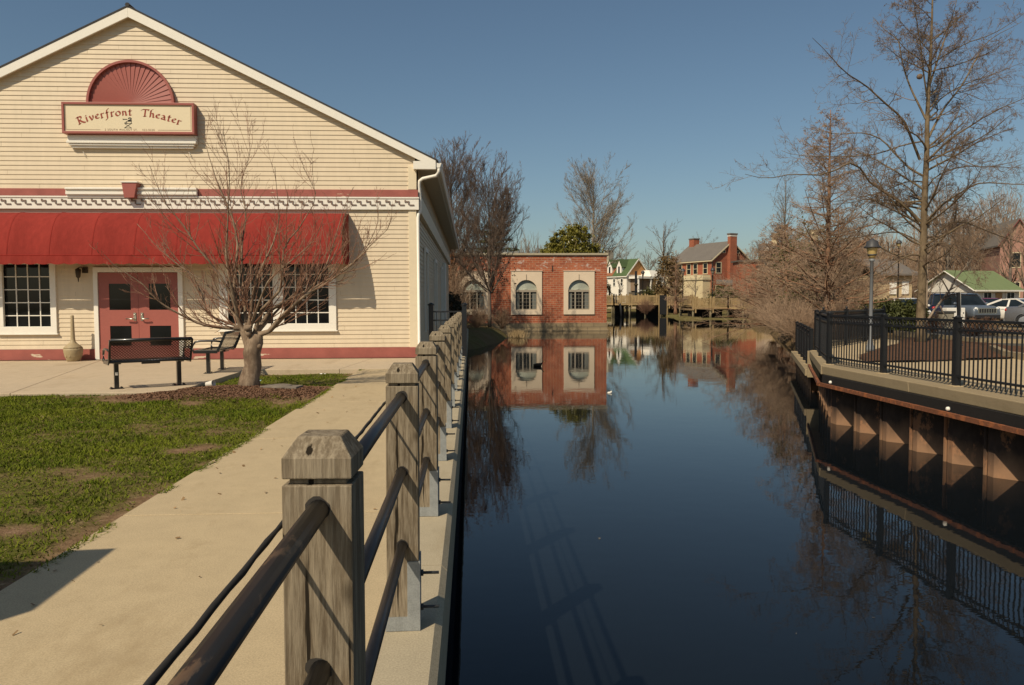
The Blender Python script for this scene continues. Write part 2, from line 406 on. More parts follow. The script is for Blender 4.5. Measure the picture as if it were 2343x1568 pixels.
for y0, y1 in zip(ys[:-1], ys[1:]):
    b.extrude([(-.42,y0+.004,0),(-.165,y0+.004,0),(-.135,y0+.004,-.03),(-.135,y0+.004,-.42),(-.42,y0+.004,-.42)], (0,y1-y0-.008,0))
qw = thing('quay_wall', 'pale concrete quay wall edging the water under the timber rail fence', 'quay wall', (-.3,8,0))
b.build('coping', CONC_Q, qw)
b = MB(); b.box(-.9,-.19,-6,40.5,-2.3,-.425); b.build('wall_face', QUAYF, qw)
b = MB(); b.box(-1.36,-.43,19.9,40.4,-.3,-.03); b.build('side_strip', CONC, None)
bpy.data.objects['side_strip']['kind'] = 'structure'; bpy.data.objects['side_strip'].name = 'side_path'

def soil_mask(x, y):
    """1 where the lawn is worn to soil: beside the walk, round the tree, and in patches"""
    n = fbm(x, y, .55, 21); n2 = fbm(x, y, 1.8, 31)
    edge = np.clip(1.25-(-2.30-x)/.8, 0, 1)*np.clip((9.6-y)/1.5, .35, 1)
    tree = np.clip(1.35-np.hypot((x+3.6)/1.65, (y-12.25)/1.0), 0, 1)*1.5
    strip = np.clip((y-11.4)/.9, 0, 1)*.16
    return np.clip((n-.56)*2.2 + (n2-.50)*2.6 + edge*.62*np.clip((n2-.22)*2.2,0,1.1) + tree + strip, 0, 1)
gx = np.arange(-13, -2.29, .09); gy = np.arange(1.5, 16.45, .09); X, Y = np.meshgrid(gx, gy, indexing='ij')
X[-1,:] = -2.299
md = np.exp(-(((X+3.6)/1.5)**2+((Y-12.3)/1.15)**2))
Z = -.055+(fbm(X,Y,1.3,5)-.5)*.05+.11*md-.05*np.clip((Y-14)/2,0,1)
keep = ~((X < -4.66) & (Y > 12.44))
idx = np.arange(X.size).reshape(X.shape)
kf = keep[:-1,:-1] & keep[1:,1:]
F = np.stack([idx[:-1,:-1][kf], idx[1:,:-1][kf], idx[1:,1:][kf], idx[:-1,1:][kf]], -1)
def soil_mat():
    m, nt, b = _mat('lawn_soil'); t = NT(nt); v = t.coord(); at_ = t.n('ShaderNodeAttribute', attribute_name='soil')
    g = t.noise(v, 14, 6, .7); h = t.noise(v, 70, 4, .65)
    soil = t.ramp(g, [(.3, (.14,.08,.042)), (.55, (.25,.155,.088)), (.75, (.36,.245,.155))])
    gr = t.ramp(g, [(.3, (.06,.064,.012)), (.6, (.13,.125,.028)), (.8, (.22,.17,.075))])
    col = t.mix(at_.outputs['Fac'], gr, soil)
    col = t.mix(.6, col, t.ramp(h, [(.3, (.55,.55,.55)), (.7, (1.4,1.4,1.4))]), 'MULTIPLY')
    t.l(col, b.inputs['Base Color']); b.inputs['Roughness'].default_value = 1; b.inputs['Specular IOR Level'].default_value = .1
    t.bump(h, b, .8, .02); return m
ob = MB().add(np.stack([X,Y,Z],-1).reshape(-1,3), F, True).build('lawn_ground', soil_mat()); ob['kind'] = 'structure'
at_ = ob.data.attributes.new('soil', 'FLOAT', 'POINT'); at_.data.foreach_set('value', soil_mask(X,Y).ravel().astype(np.float32))
def lawn_z(x, y):
    md = np.exp(-(((x+3.6)/1.5)**2+((y-12.3)/1.15)**2))
    return -.055+(fbm(x,y,1.3,5)-.5)*.05+.11*md-.05*np.clip((y-14)/2,0,1)
# grass blades
N = 330000
x = RNG.uniform(-12.5, -2.30, N); y = 3.2+(12.45-3.2)*RNG.random(N)**1.15
n2 = 9000; x = np.concatenate([x, RNG.uniform(-4.6,-2.3,n2)]); y = np.concatenate([y, RNG.uniform(12.4,16.38,n2)])
vis = (x > -.64*y-1.2)
p = 1-soil_mask(x, y)*1.05; tall = fbm(x, y, 1.1, 44)
k = vis & (RNG.random(len(x)) < np.clip(p, .03, 1))
x, y, tall = x[k], y[k], tall[k]; n = len(x)
h = RNG.uniform(.010,.034,n)*(.45+1.15*tall)*np.clip(.5+p[k], .5, 1.2); a = RNG.uniform(0, 2*math.pi, n); ln = RNG.normal(0,.028,(n,2)); wd = RNG.uniform(.0025,.0052,n)*(1+y/12)
z = lawn_z(x,y)-.004
P0 = np.stack([x-wd*np.cos(a), y-wd*np.sin(a), z],1); P1 = np.stack([x+wd*np.cos(a), y+wd*np.sin(a), z],1)
P2 = np.stack([x+ln[:,0], y+ln[:,1], z+h],1)
cut = int(n*.86); pm = RNG.permutation(n); V = np.stack([P0,P1,P2],1)[pm]; V[cut:,2,2] -= .6*(V[cut:,2,2]-V[cut:,0,2])
ob = MB().add(V[:cut].reshape(-1,3), np.arange(3*cut).reshape(-1,3)).add(V[cut:].reshape(-1,3), np.arange(3*(n-cut)).reshape(-1,3), mi=1).build('grass', [leafy('grass_blade', (.066,.105,.005), (.17,.185,.015), .8, .8, .12), leafy('straw_blade', (.28,.20,.085), (.42,.31,.15), .8, .8, .12)]); ob['kind'] = 'stuff'
ob['label'] = 'patchy winter grass of the lawn beside the concrete walk'; ob['category'] = 'grass'
n = 4200; x = -2.30+np.abs(RNG.normal(0,.030,n))*np.where(fbm(np.zeros(n), RNG.uniform(0,1,n), 1, 3) > 2, 0, 1); y = RNG.uniform(2.5,16.3,n); k = fbm(x*0, y, 1.3, 77) > .5; x, y = x[k], y[k]; n = len(x)
a = RNG.uniform(0,6.28,n); hh = RNG.uniform(.006,.024,n); wd = .004+.0003*y
q0 = np.stack([x-wd*np.cos(a), y-wd*np.sin(a), np.full(n,-.004)],1); q1 = np.stack([x+wd*np.cos(a), y+wd*np.sin(a), np.full(n,-.004)],1); q2 = np.stack([x+RNG.normal(.015,.02,n), y+RNG.normal(0,.02,n), hh],1)
go = MB().add(np.stack([q0,q1,q2],1).reshape(-1,3), np.arange(3*n).reshape(-1,3)).build('grass_edge', bpy.data.materials['grass_blade']); go['kind'] = 'stuff'; go['label'] = 'ragged grass creeping over the edge of the concrete walk'; go['category'] = 'grass'
# bark mulch chips and dead leaves
n = 26000; a = RNG.uniform(0,2*math.pi,n); r = np.sqrt(RNG.random(n))
x = -3.6+1.5*r*np.cos(a)+.25*RNG.normal(size=n); y = 12.25+.85*r*np.sin(a)+.12*RNG.normal(size=n); k = (x < -2.33) & ((x > -4.62) | (y < 12.4)); x, y = x[k], y[k]; n = len(x)
x2 = RNG.uniform(-11,-2.33,900); y2 = RNG.uniform(3.6,12.3,900)
x = np.concatenate([x,x2]); y = np.concatenate([y,y2]); n = len(x)
def chips(x, y, z, s0, s1, zl):
    n = len(x); a = RNG.uniform(0,2*math.pi,n); L = RNG.uniform(s0,s1,n); W = L*RNG.uniform(.25,.6,n); t1 = RNG.normal(0,.35,n)*L; t2 = RNG.normal(0,.5,n)*W
    ux, uy = np.cos(a), np.sin(a); q = []
    for sx, sy in ((-1,-1),(1,-1),(1,1),(-1,1)):
        q.append(np.stack([x+sx*L*ux-sy*W*uy, y+sx*L*uy+sy*W*ux, z+zl+sx*t1+sy*t2],1))
    return np.stack(q,1).reshape(-1,3), np.arange(4*n).reshape(n,4)
V, F = chips(x, y, lawn_z(x,y), .005, .019, .008)
ob = MB().add(V, F).build('mulch', M('bark_mulch', (.17,.085,.045), .95, .55, 30, c2=(.27,.155,.095))); ob['kind'] = 'stuff'
ob['label'] = 'reddish bark mulch and dead leaves scattered round the pruned tree'; ob['category'] = 'mulch'
n = 70; x = np.where(RNG.random(n) < .6, -2.28+np.abs(RNG.normal(0,.22,n)), RNG.uniform(-2.2,-.5,n)); y = RNG.uniform(2.6,16,n); V, F = chips(x, y, np.full(n,.004), .006, .017, .004)
lo = MB().add(V, F).build('leaf_litter', leafy('dry_leaf', (.20,.12,.05), (.36,.23,.11))); lo['kind'] = 'stuff'; lo['label'] = 'dry leaf bits scattered on the concrete walk'; lo['category'] = 'leaves'

# ------------------------------------------------------------------ theatre
FY = 19.6; XC = -1.36; XW = -14.88; XM = -8.12; TEND = 49.0
SL = (8.43-4.86)/(8.12-.84)                        # roof slope
th = thing('theater_building', 'long cream clapboard theater with red awning and dark shingled gable roof beside the canal', 'theater', (XM, FY, 0))
def gable_x(z): hw = min((8.30-max(z, 4.55))/SL, 99) ; return max(XW, XM-hw), min(XC, XM+hw)
openings = [(-11.45,-10.06,.66,2.62), (-9.17,-7.04,0,2.20), (-6.17,-3.33,.70,2.62)]
def siding(mb, z0, z1, h, course):
    zs = sorted(set([z0, z1]+[round(z0+i*h, 4) for i in range(int((z1-z0)/h)+1)]+[q for o in openings for q in o[2:] if z0 < q < z1]))
    for za, zb in zip(zs[:-1], zs[1:]):
        if zb-za < .003: continue
        k = math.floor((za-z0+1e-4)/h); ca = z0+k*h
        ya = FY-.0145*(1-(za-ca)/h)-.001; yb = FY-.0145*(1-(min(zb, ca+h)-ca)/h)-.001
        la, ra = gable_x(za); lb, rb = gable_x(zb)
        cuts = [(o[0], o[1]) for o in openings if o[2] <= za+1e-4 and o[3] >= zb-1e-4]
        edges = [(la, lb)]+[e for c in cuts for e in ((c[0], c[0]), (c[1], c[1]))]+[(ra, rb)]
        for i in range(0, len(edges), 2):
            (a0, a1), (b0, b1) = edges[i], edges[i+1]
            mb.add([(a0,ya,za),(b0,ya,za),(b1,yb,zb),(a1,yb,zb)], [(0,1,2,3)])
            if abs(za-ca) < 1e-3: mb.add([(a0,FY,za),(b0,FY,za),(b0,ya,za),(a0,ya,za)], [(0,1,2,3)])
b = MB(); siding(b, .27, 3.66, .108, 0); siding(b, 4.16, 8.3, .1105, 0)
jr = np.random.default_rng(8)
for z0_, h_, nr_ in ((.27,.108,31),(4.16,.1105,33)):      # butt joints between the boards
    for k_ in range(nr_):
        za_ = z0_+k_*h_; la_, ra_ = gable_x(za_+h_); xj = la_+jr.uniform(.3,3.4)
        while xj < ra_-.2:
            if not any(o[0]-.05 < xj < o[1]+.05 and o[2] < za_+h_ and o[3] > za_ for o in openings): b.add([(xj,FY-.0162,za_+.002),(xj+.005,FY-.0162,za_+.002),(xj+.005,FY-.0035,za_+h_-.004),(xj,FY-.0035,za_+h_-.004)],[(0,1,2,3)], mi=1)
            xj += jr.uniform(2.2,3.9)
b.add([(XW,FY+.10,0),(XC,FY+.10,0),(XC,FY+.10,4.6),(XM,FY+.10,8.2),(XW,FY+.10,4.6)], [(0,1,2,3,4)])
b.build('front_wall', [SIDING, M('siding_joint', (.40,.31,.20), .8)], th)
# side wall along the canal: lapped boards too, upper part standing proud of the lower
b = MB()
def side_courses(x, z0, z1, h):
    n = int(round((z1-z0)/h))
    for i in range(n):
        za, zb = z0+i*h, z0+(i+1)*h
        b.add([(x+.018,FY+.02,za),(x+.018,TEND,za),(x+.002,TEND,zb),(x+.002,FY+.02,zb)], [(0,1,2,3)])
        b.add([(x,FY+.02,za),(x,TEND,za),(x+.018,TEND,za),(x+.018,FY+.02,za)], [(0,1,2,3)])
side_courses(XC-.03, 0, 3.66, .122); side_courses(XC+.06, 4.12, 4.72, .10)
b.box(XW, XC-.032, FY+.11, TEND, -.25, 4.68)
b.build('side_wall', SIDE_G, th)
b = MB(); b.box(XC-.03, XC+.10, FY+.04, TEND, 3.665, 4.115); b.build('side_band', CREAM, th, bevel=.01)
for y0, y1 in ((23.2,24.6),(29.5,31.0),(36,37.4)):
    b = MB(); b.box(XC+.0, XC+.05, y0-.12, y0, .5, 3.0); b.box(XC+.0, XC+.05, y1, y1+.12, .5, 3.0); b.box(XC, XC+.05, y0, y1, 2.88, 3.0); b.build('side_trim', WHITE, th)
b = MB(); b.box(XC-.02, XC+.12, 38.6, 39.6, .2, 3.3); b.build('side_door_case', WHITE, th, bevel=.02)
# corner boards
b = MB(); b.box(XC-.17, XC+.025, FY-.035, FY+.14, .0, 3.66); b.box(XC-.17, XC+.035, FY-.035, FY+.14, 4.165, 4.74); b.build('corner_board', CREAM, th, bevel=.006)
# base board, red band and fretwork frieze
b = MB(); b.box(XW, XC+.01, FY-.045, FY-.02, .004, .265); b.build('base_board', BARN, th, bevel=.004)
b = MB(); b.box(XW, -9.72, FY-.05, FY-.018, 3.975, 4.155); b.box(-6.61, XC+.07, FY-.05, FY-.018, 3.975, 4.155); b.box(-9.72, -6.61, FY-.05, FY-.018, 3.975, 4.05); b.build('red_band', BARN, th, bevel=.004)
b = MB(); b.box(XW, XC+.09, FY-.075, FY-.018, 3.665, 3.972); b.box(XW, XC+.10, FY-.095, FY-.015, 3.935, 3.972); fr = b.build('frieze', WHITE, th, bevel=.004)
b = MB(); x = XW+.1
while x < XC-.05:       # Greek key: raised teeth alternating above and below a line
    b.box(x, x+.118, FY-.094, FY-.0745, 3.845, 3.875); b.box(x+.088, x+.118, FY-.094, FY-.0745, 3.79, 3.845); b.box(x+.118, x+.235, FY-.094, FY-.0745, 3.765, 3.79)
    b.box(x, x+.03, FY-.094, FY-.0745, 3.875, 3.90)
    x += .235
b.build('fretwork', M('fretwork_grey', (.20,.14,.11), .7, .1, 3), fr)
b = MB()   # moulding over the door and keystone
for z0, z1, p in ((4.12,4.17,.17),(4.07,4.12,.13),(4.0,4.07,.15),(3.93,4.0,.10),(3.90,3.93,.075)):
    b.box(-9.72+.05*(4.17-z0), -6.61-.05*(4.17-z0), FY-p, FY-.0505, z0, z1-.002)
mo = b.build('moulding', WHITE, th, bevel=.008)
b = MB(); b.extrude([(-8.34,FY-.26,4.27),(-7.98,FY-.26,4.27),(-8.05,FY-.26,3.915),(-8.29,FY-.26,3.915)], (0,.24,0)); ks = b.build('keystone', BARN2, th, bevel=.006)
b = MB(); b.box(-8.36,-7.96,FY-.28,FY-.02,4.272,4.30); b.build('keystone_cap', WHITE, ks)
# roof: two slopes with fascia and soffit, gutters on the eave
OV = .14                                            # overhang in front
def zr(x): return 8.43-SL*abs(x-XM)
b = MB()
for s in (-1, 1):
    xe = XM+s*7.34
    b.extrude([(XM,FY-OV-.03,8.47),(xe,FY-OV-.03,zr(xe)+.04),(xe,FY-OV-.03,zr(xe)+.0),(XM,FY-OV-.03,8.43)][::s], (0,TEND+.6-FY+OV,0))
for k in range(1): b.tube([(XM,FY-OV-.04,8.475),(XM,TEND+.6,8.475)], .055, 6)
rf = b.build('roof', SHINGL, th)
b = MB(); fz = .235
for s in (-1, 1):
    xe = XM+s*7.28
    b.extrude([(XM,FY-OV-.02,8.43),(xe,FY-OV-.02,zr(xe)),(xe,FY-OV-.02,zr(xe)-fz+.04),(XM,FY-OV-.02,8.43-fz)][::s], (0,.035,0))
    b.box(min(xe-s*.55,xe), max(xe-s*.55,xe), FY-OV-.019, FY-.02, zr(xe)-fz-.0+.02, zr(xe)-.02)   # eave return
    b.box(min(xe-.02,xe+.02), max(xe-.02,xe+.02), FY-OV+.02, TEND+.6, zr(xe)-.2, zr(xe)-.01)
b.build('fascia', WHITE, rf, bevel=.005)
b = MB()
for s in (-1, 1):
    xe = XM+s*7.26
    b.add([(XM,FY-OV,8.43-fz+.03),(xe,FY-OV,zr(xe)-fz+.07),(xe,FY,zr(xe)-fz+.07),(XM,FY,8.43-fz+.03)], [(0,1,2,3)])
    xi = XC-.02 if s > 0 else XW+.02
    b.add([(xe,FY,zr(xe)-fz+.03),(xi,FY,zr(xe)-fz+.03),(xi,TEND+.5,zr(xe)-fz+.03),(xe,TEND+.5,zr(xe)-fz+.03)], [(0,1,2,3)])
b.build('soffit', SOFFIT, rf)
b = MB(); xe = XM+7.30
b.extrude([(xe,FY-OV+.01,4.70),(xe+.02,FY-OV+.01,4.68),(xe+.08,FY-OV+.01,4.69),(xe+.12,FY-OV+.01,4.80),(xe+.11,FY-OV+.01,4.80),(xe,FY-OV+.01,4.80)], (0,TEND+.5-FY+OV,0)); b.build('gutter', WHITE, rf, bevel=.004)
b = MB(); dx = XC+.09
b.tube([(xe+.05,FY-.08,4.70),(xe+.05,FY-.08,4.60),(xe-.02,FY-.06,4.50),(dx+.10,FY+.0,4.44),(dx+.02,FY+.03,4.38),(dx,FY+.05,4.28),(dx+.03,FY+.06,3.85),(dx+.03,FY+.06,3.66),(dx-.02,FY+.02,3.56),(dx-.03,FY-.01,3.48),(dx-.03,FY-.01,.06),(dx-.01,FY-.06,.02)], .043, 8)
b.build('downspout', WHITE, th)

# awning: canvas over bowed ribs, with a scalloped valance
AX0, AX1, AD = -15.2, -3.0, .86
prof = [(0,3.58),(.17,3.565),(.34,3.50),(.50,3.38),(.63,3.20),(.73,2.98),(.80,2.74),(.84,2.50)]
xs = np.arange(AX0, AX1+.001, .0769); nr = len(xs)
V = []; bay = .96
for x in xs:
    sag = abs(math.sin((x-AX1)/bay*math.pi))**.7*.036+.006*math.sin(x*5.3)
    V.append([(x, FY-d_-.0+sag*min(1,d_*3), z-sag*.6*min(1,d_*3)) for d_, z in prof])
V = np.array(V); k = V.shape[1]; idx = np.arange(nr*k).reshape(nr,k)
b = MB(); b.add(V.reshape(-1,3), np.stack([idx[:-1,:-1], idx[1:,:-1], idx[1:,1:], idx[:-1,1:]],-1).reshape(-1,4), True)
for xx in (AX1, AX0): b.add([(xx,FY,3.58)]+[(xx,FY-d_,z) for d_,z in prof[1:]]+[(xx,FY,2.50)], [tuple(range(len(prof)+1))])
aw = b.build('awning', AWN, th)
b = MB(); V = []; per = .30
def sc(u): return 2.315-.026*abs(math.cos(u/per*math.pi))
xs = np.arange(AX0, AX1+.001, .03)
for x in xs:
    wv = .012*math.sin(x*7.1)+.008*math.sin(x*17.3)
    V.append([(x,FY-.842,2.502),(x,FY-.85+wv*.5,2.41),(x,FY-.855+wv,sc(x-AX1))])
V = np.array(V); idx = np.arange(len(xs)*3).reshape(-1,3)
b.add(V.reshape(-1,3), np.stack([idx[:-1,:-1], idx[1:,:-1], idx[1:,1:], idx[:-1,1:]],-1).reshape(-1,4), True)
ys = np.arange(FY-.855, FY+.001, .03); V = np.array([[(AX1+.002,y,2.502),(AX1+.004,y,2.41),(AX1+.004,y,sc(y-FY+.855))] for y in ys]); idx = np.arange(len(ys)*3).reshape(-1,3)
b.add(V.reshape(-1,3), np.stack([idx[:-1,:-1], idx[1:,:-1], idx[1:,1:], idx[:-1,1:]],-1).reshape(-1,4), True)
b.build('valance', AWN, aw)
b = MB(); x = AX1-.06
while x > AX0:      # stitched seams standing on the canvas
    b.tube([(x,FY-d_-.004,z+.004) for d_,z in prof], .0035, 4); x -= bay
b.tube([(AX0,FY-.846,2.505),(AX1,FY-.846,2.505)], .006, 5)
b.build('seam', M('awning_seam', (.36,.022,.014), .9, .1, 3), aw)

# windows
def win(x0, x1, z0, z1, lights, parent, cols=4, rz=.315):
    """outer casing x0..x1, z0..z1 with one dark multi-pane sash per light"""
    b = MB(); edges = sorted([x0, x1]+[q for l in lights for q in l]); zb = z0+.17; zt = z1-.12
    b.box(x0,x1,FY-.06,FY+.02,z0,zb); b.box(x0,x1,FY-.06,FY+.02,zt,z1)
    for i in range(0, len(edges), 2): b.box(edges[i],edges[i+1],FY-.06,FY+.02,zb,zt)
    b.box(x0-.03,x1+.03,FY-.085,FY+.0,z0-.03,z0+.0)
    wf = b.build('window', WHITE, parent, bevel=.006)
    for l0, l1 in lights:
        g = MB(); g.box(l0-.02,l1+.02,FY+.045,FY+.06,zb-.02,zt+.02); g.build('pane', GLASS, wf)
        m = MB()
        for c in range(1, cols): xx = l0+(l1-l0)*c/cols; m.box(xx-.011,xx+.011,FY+.022,FY+.044,zb,zt)
        z = zb+rz*.84
        while z < zt-.05: m.box(l0,l1,FY+.024,FY+.0435,z-.011,z+.011); z += rz
        m.build('muntin', WHITE, wf)
    return wf
win(-11.45,-10.06,.655,2.60, [(-11.31,-10.20)], th)
win(-6.17,-3.33,.70,2.60, [(-5.97,-4.87),(-4.61,-3.51)], th)
# entrance: white casing, two red leaves with glass and levers
b = MB(); b.box(-9.17,-9.065,FY-.065,FY+.05,0,2.14); b.box(-7.155,-7.04,FY-.065,FY+.05,0,2.14); b.box(-9.17,-7.04,FY-.065,FY+.05,2.14,2.26); b.build('door_casing', WHITE, th, bevel=.006)
for s, (x0, x1) in ((1,(-9.06,-8.122)), (-1,(-8.116,-7.158))):
    dl_ = [(x0,x1,.02,.34),(x0,x1,.83,1.22),(x0,x1,1.86,2.13)]
    p0 = -8.81 if s > 0 else -7.86; p1 = p0+.51
    b = MB()
    for q in dl_: b.box(q[0],q[1],FY-.03,FY+.02,q[2],q[3]-.0005)
    for z0, z1 in ((.34,.83),(1.22,1.86)): b.box(x0,p0,FY-.03,FY+.02,z0,z1-.0005); b.box(p1,x1,FY-.03,FY+.02,z0,z1-.0005)
    lf = b.build('door', BARN2, th)
    for z0, z1 in ((.33,.84),(1.21,1.87)): b = MB(); b.box(p0-.01,p1+.01,FY-.018,FY-.006,z0,z1); b.build('pane', GLASS, lf)
    b = MB(); xh = -8.205 if s > 0 else -8.035
    b.box(xh-.03,xh+.03,FY-.045,FY-.031,.96,1.15); b.tube([(xh,FY-.045,1.0),(xh,FY-.10,1.0),(xh-s*.04,FY-.11,1.0),(xh-s*.19,FY-.105,1.005)], .016, 8); b.ball((xh,FY-.05,1.10), .018, 8)
    b.build('handle', STEEL, lf)
b = MB(); b.box(-9.10,-7.10,FY-.12,FY+.0,.004,.022); b.build('threshold', STEEL, th)
# wall lantern
b = MB(); b.box(-9.43,-9.30,FY-.04,FY-.015,2.12,2.26); b.tube([(-9.38,FY-.04,2.2),(-9.40,FY-.14,2.26),(-9.46,FY-.17,2.24)], .012, 6)
b.lathe([(.01,2.24),(.07,2.20),(.06,2.10),(.05,2.02),(.02,1.99),(.012,1.92),(.004,1.9)], (-9.46,FY-.17,0), 8); b.build('wall_lamp', M('bronze', (.05,.035,.02), .5, .2, 6), th)
# hooks left under the sign, and a cable end over the awning
for x in (-9.32, -6.82): b = MB(); b.tube([(x,FY-.02,5.04),(x+.01,FY-.05,5.03),(x+.04,FY-.05,5.0),(x+.03,FY-.04,4.95),(x+.06,FY-.04,4.92)], .007, 5); b.build('wire_hook', WHITE, th)

# ------------------------------------------------------------------ sign with fan top
sg = thing('wall_sign', 'cream signboard lettered Riverfront Theater with red frame and half-round fan on the gable', 'sign', (XM, FY-.02, 5.8))
SY = FY-.24                                         # front plane of the board
X0, X1, Z0, Z1 = -9.69, -6.60, 5.43, 6.17
b = MB(); b.box(X0+.04,X1-.04,SY+.02,FY-.02,Z0+.03,Z1-.03); b.build('board', SIGNF, sg)
b = MB(); t_ = .055
b.box(X0,X1,SY-.01,FY-.021,Z1-t_,Z1); b.box(X0,X1,SY-.01,FY-.021,Z0,Z0+t_); b.box(X0,X0+t_,SY-.01,FY-.021,Z0+t_,Z1-t_); b.box(X1-t_,X1,SY-.01,FY-.021,Z0+t_,Z1-t_)
b.build('frame', BARN2, sg, bevel=.006)
b = MB()
for z0, z1, p, i in ((5.28,5.425,.11,.05),(5.22,5.28,.17,.05),(5.17,5.22,.14,.10),(5.115,5.17,.10,.14)): b.box(X0+i,X1-i+.05,FY-p,FY-.0195,z0,z1-.003)
b.build('sign_ledge', WHITE, sg, bevel=.008)
FC = (-8.14, 6.171); FR = 1.03                      # fan
b = MB(); n = 40; th_ = np.linspace(0, math.pi, n+1)
o_ = [(FC[0]+FR*math.cos(a), FC[1]+FR*math.sin(a)) for a in th_]; i_ = [(FC[0]+(FR-.055)*math.cos(a), FC[1]+(FR-.055)*math.sin(a)) for a in th_]
for j in range(n):
    q = [i_[j], o_[j], o_[j+1], i_[j+1]]
    b.extrude([(u,FY-.13,v) for u,v in q][::-1], (0,.11,0))
b.build('fan_rim', BARN2, sg)
b = MB(); n = 24; R2 = FR-.05
for j in range(n):                                  # blades tilted like a folded fan
    a0, a1 = math.pi*j/n, math.pi*(j+1)/n
    p0 = (FC[0]+R2*math.cos(a0), FY-.070, FC[1]+R2*math.sin(a0)); p1 = (FC[0]+R2*math.cos(a1), FY-.052, FC[1]+R2*math.sin(a1)); p1b = (p1[0], FY-.070, p1[2])
    b.add([(FC[0],FY-.06,FC[1]), p0, p1], [(0,1,2)]); b.add([(FC[0],FY-.06,FC[1]), p1, p1b], [(0,1,2)])
b.build('fan', BARN2, sg)
# lettering: broad-nib strokes
NIB = rad(35)
def bez(p, n=7):
    p = np.array(p, float)
    if len(p) == 2: return p
    t_ = np.linspace(0,1,n)[:,None]
    if len(p) == 3: return (1-t_)**2*p[0]+2*t_*(1-t_)*p[1]+t_**2*p[2]
    return (1-t_)**3*p[0]+3*t_*(1-t_)**2*p[1]+3*t_**2*(1-t_)*p[2]+t_**3*p[3]
GL = {  # stroke lists in an em where x-height = 1
 'R': (1.45, [[(.1,1.5),(.5,1.58)],[(.42,1.55),(.38,.0)],[(.15,0),(.62,.03)],[(.42,1.52),(1.25,1.75),(1.2,.85),(.42,.75)],[(.62,.76),(1.0,.1),(1.5,-.05)]]),
 'i': (.55, [[(.08,.9),(.25,1.0)],[(.25,1.0),(.25,0)],[(.25,0),(.42,.06)],[(.22,1.35),(.32,1.28)]]),
 'v': (.9, [[(.0,.9),(.14,1.0)],[(.14,1.0),(.45,0)],[(.45,0),(.9,.5),(.72,1.0)]]),
 'e': (.85, [[(.15,.52),(.85,.62),(.75,1.02),(.42,.98)],[(.42,.98),(-.05,.8),(.0,-.1),(.75,.15)]]),
 'r': (.75, [[(.06,.9),(.22,1.0)],[(.22,1.0),(.22,0)],[(.08,0),(.42,.02)],[(.22,.7),(.4,1.05),(.7,.92)]]),
 'f': (.75, [[(.75,1.75),(.42,1.85),(.36,1.2)],[(.36,1.2),(.34,-.2)],[(.34,-.2),(.25,-.62),(-.05,-.55)],[(.12,.95),(.66,1.0)]]),
 'o': (1.0, [[(.5,1.0),(-.1,.85),(.0,.05),(.5,0)],[(.5,0),(1.05,.1),(1.0,.95),(.5,1.0)]]),
 'n': (1.0, [[(.06,.9),(.22,1.0)],[(.22,1.0),(.22,0)],[(.22,.68),(.55,1.2),(.78,.95),(.76,.1)],[(.76,.1),(.94,.04)]]),
 't': (.7, [[(.3,1.35),(.28,.15)],[(.28,.15),(.35,-.06),(.66,.12)],[(.08,.95),(.62,1.0)]]),
 'T': (1.35, [[(.1,1.25),(.15,1.5),(.4,1.5)],[(.3,1.5),(1.35,1.58)],[(1.35,1.58),(1.3,1.35)],[(.78,1.5),(.72,0)],[(.5,0),(.98,.04)]]),
 'h': (1.0, [[(.55,1.75),(.25,1.75),(.24,1.2)],[(.24,1.3),(.22,0)],[(.22,.65),(.55,1.2),(.78,.95),(.76,.1)],[(.76,.1),(.94,.04)]]),
 'a': (.95, [[(.1,.88),(.45,1.15),(.68,.9),(.66,.1)],[(.66,.6),(-.1,.6),(.0,-.15),(.62,.15)],[(.66,.1),(.9,.05)]]),
}
b = MB(); em = .107; text = 'Riverfront  Theater'
adv = [(.75 if c == ' ' else GL[c][0]+.16)*em for c in text]; adv = [a if c != ' ' else .72*em for a, c in zip(adv, text)]
tot = sum(adv); W = 2.46; kx = W/tot; RAD = 3.25; cx = .5*(X0+X1)+.02
u = -W/2
for c, a in zip(text, adv):
    if c != ' ':
        for st in GL[c][1]:
            p = bez(st)
            for q0, q1 in zip(p[:-1], p[1:]):
                wn = .195*em; nx_, nz_ = wn*math.cos(NIB), wn*math.sin(NIB)
                quad = []
                for (qx, qz), sgn in ((q0,-1),(q1,-1),(q1,1),(q0,1)):
                    lx = u+qx*em*kx+sgn*nx_; lz = qz*em+sgn*nz_
                    ang = lx/RAD*1.0
                    quad.append((cx+(RAD+lz)*math.sin(ang), 5.865-RAD+(RAD+lz)*math.cos(ang)))
                ar = sum(quad[i][0]*quad[(i+1)%4][1]-quad[(i+1)%4][0]*quad[i][1] for i in range(4))
                if ar > 0: quad = quad[::-1]
                b.add([(x,SY+.0165,z) for x,z in quad], [(3,2,1,0)])
    u += a*kx
b.build('lettering', LETTER, sg)
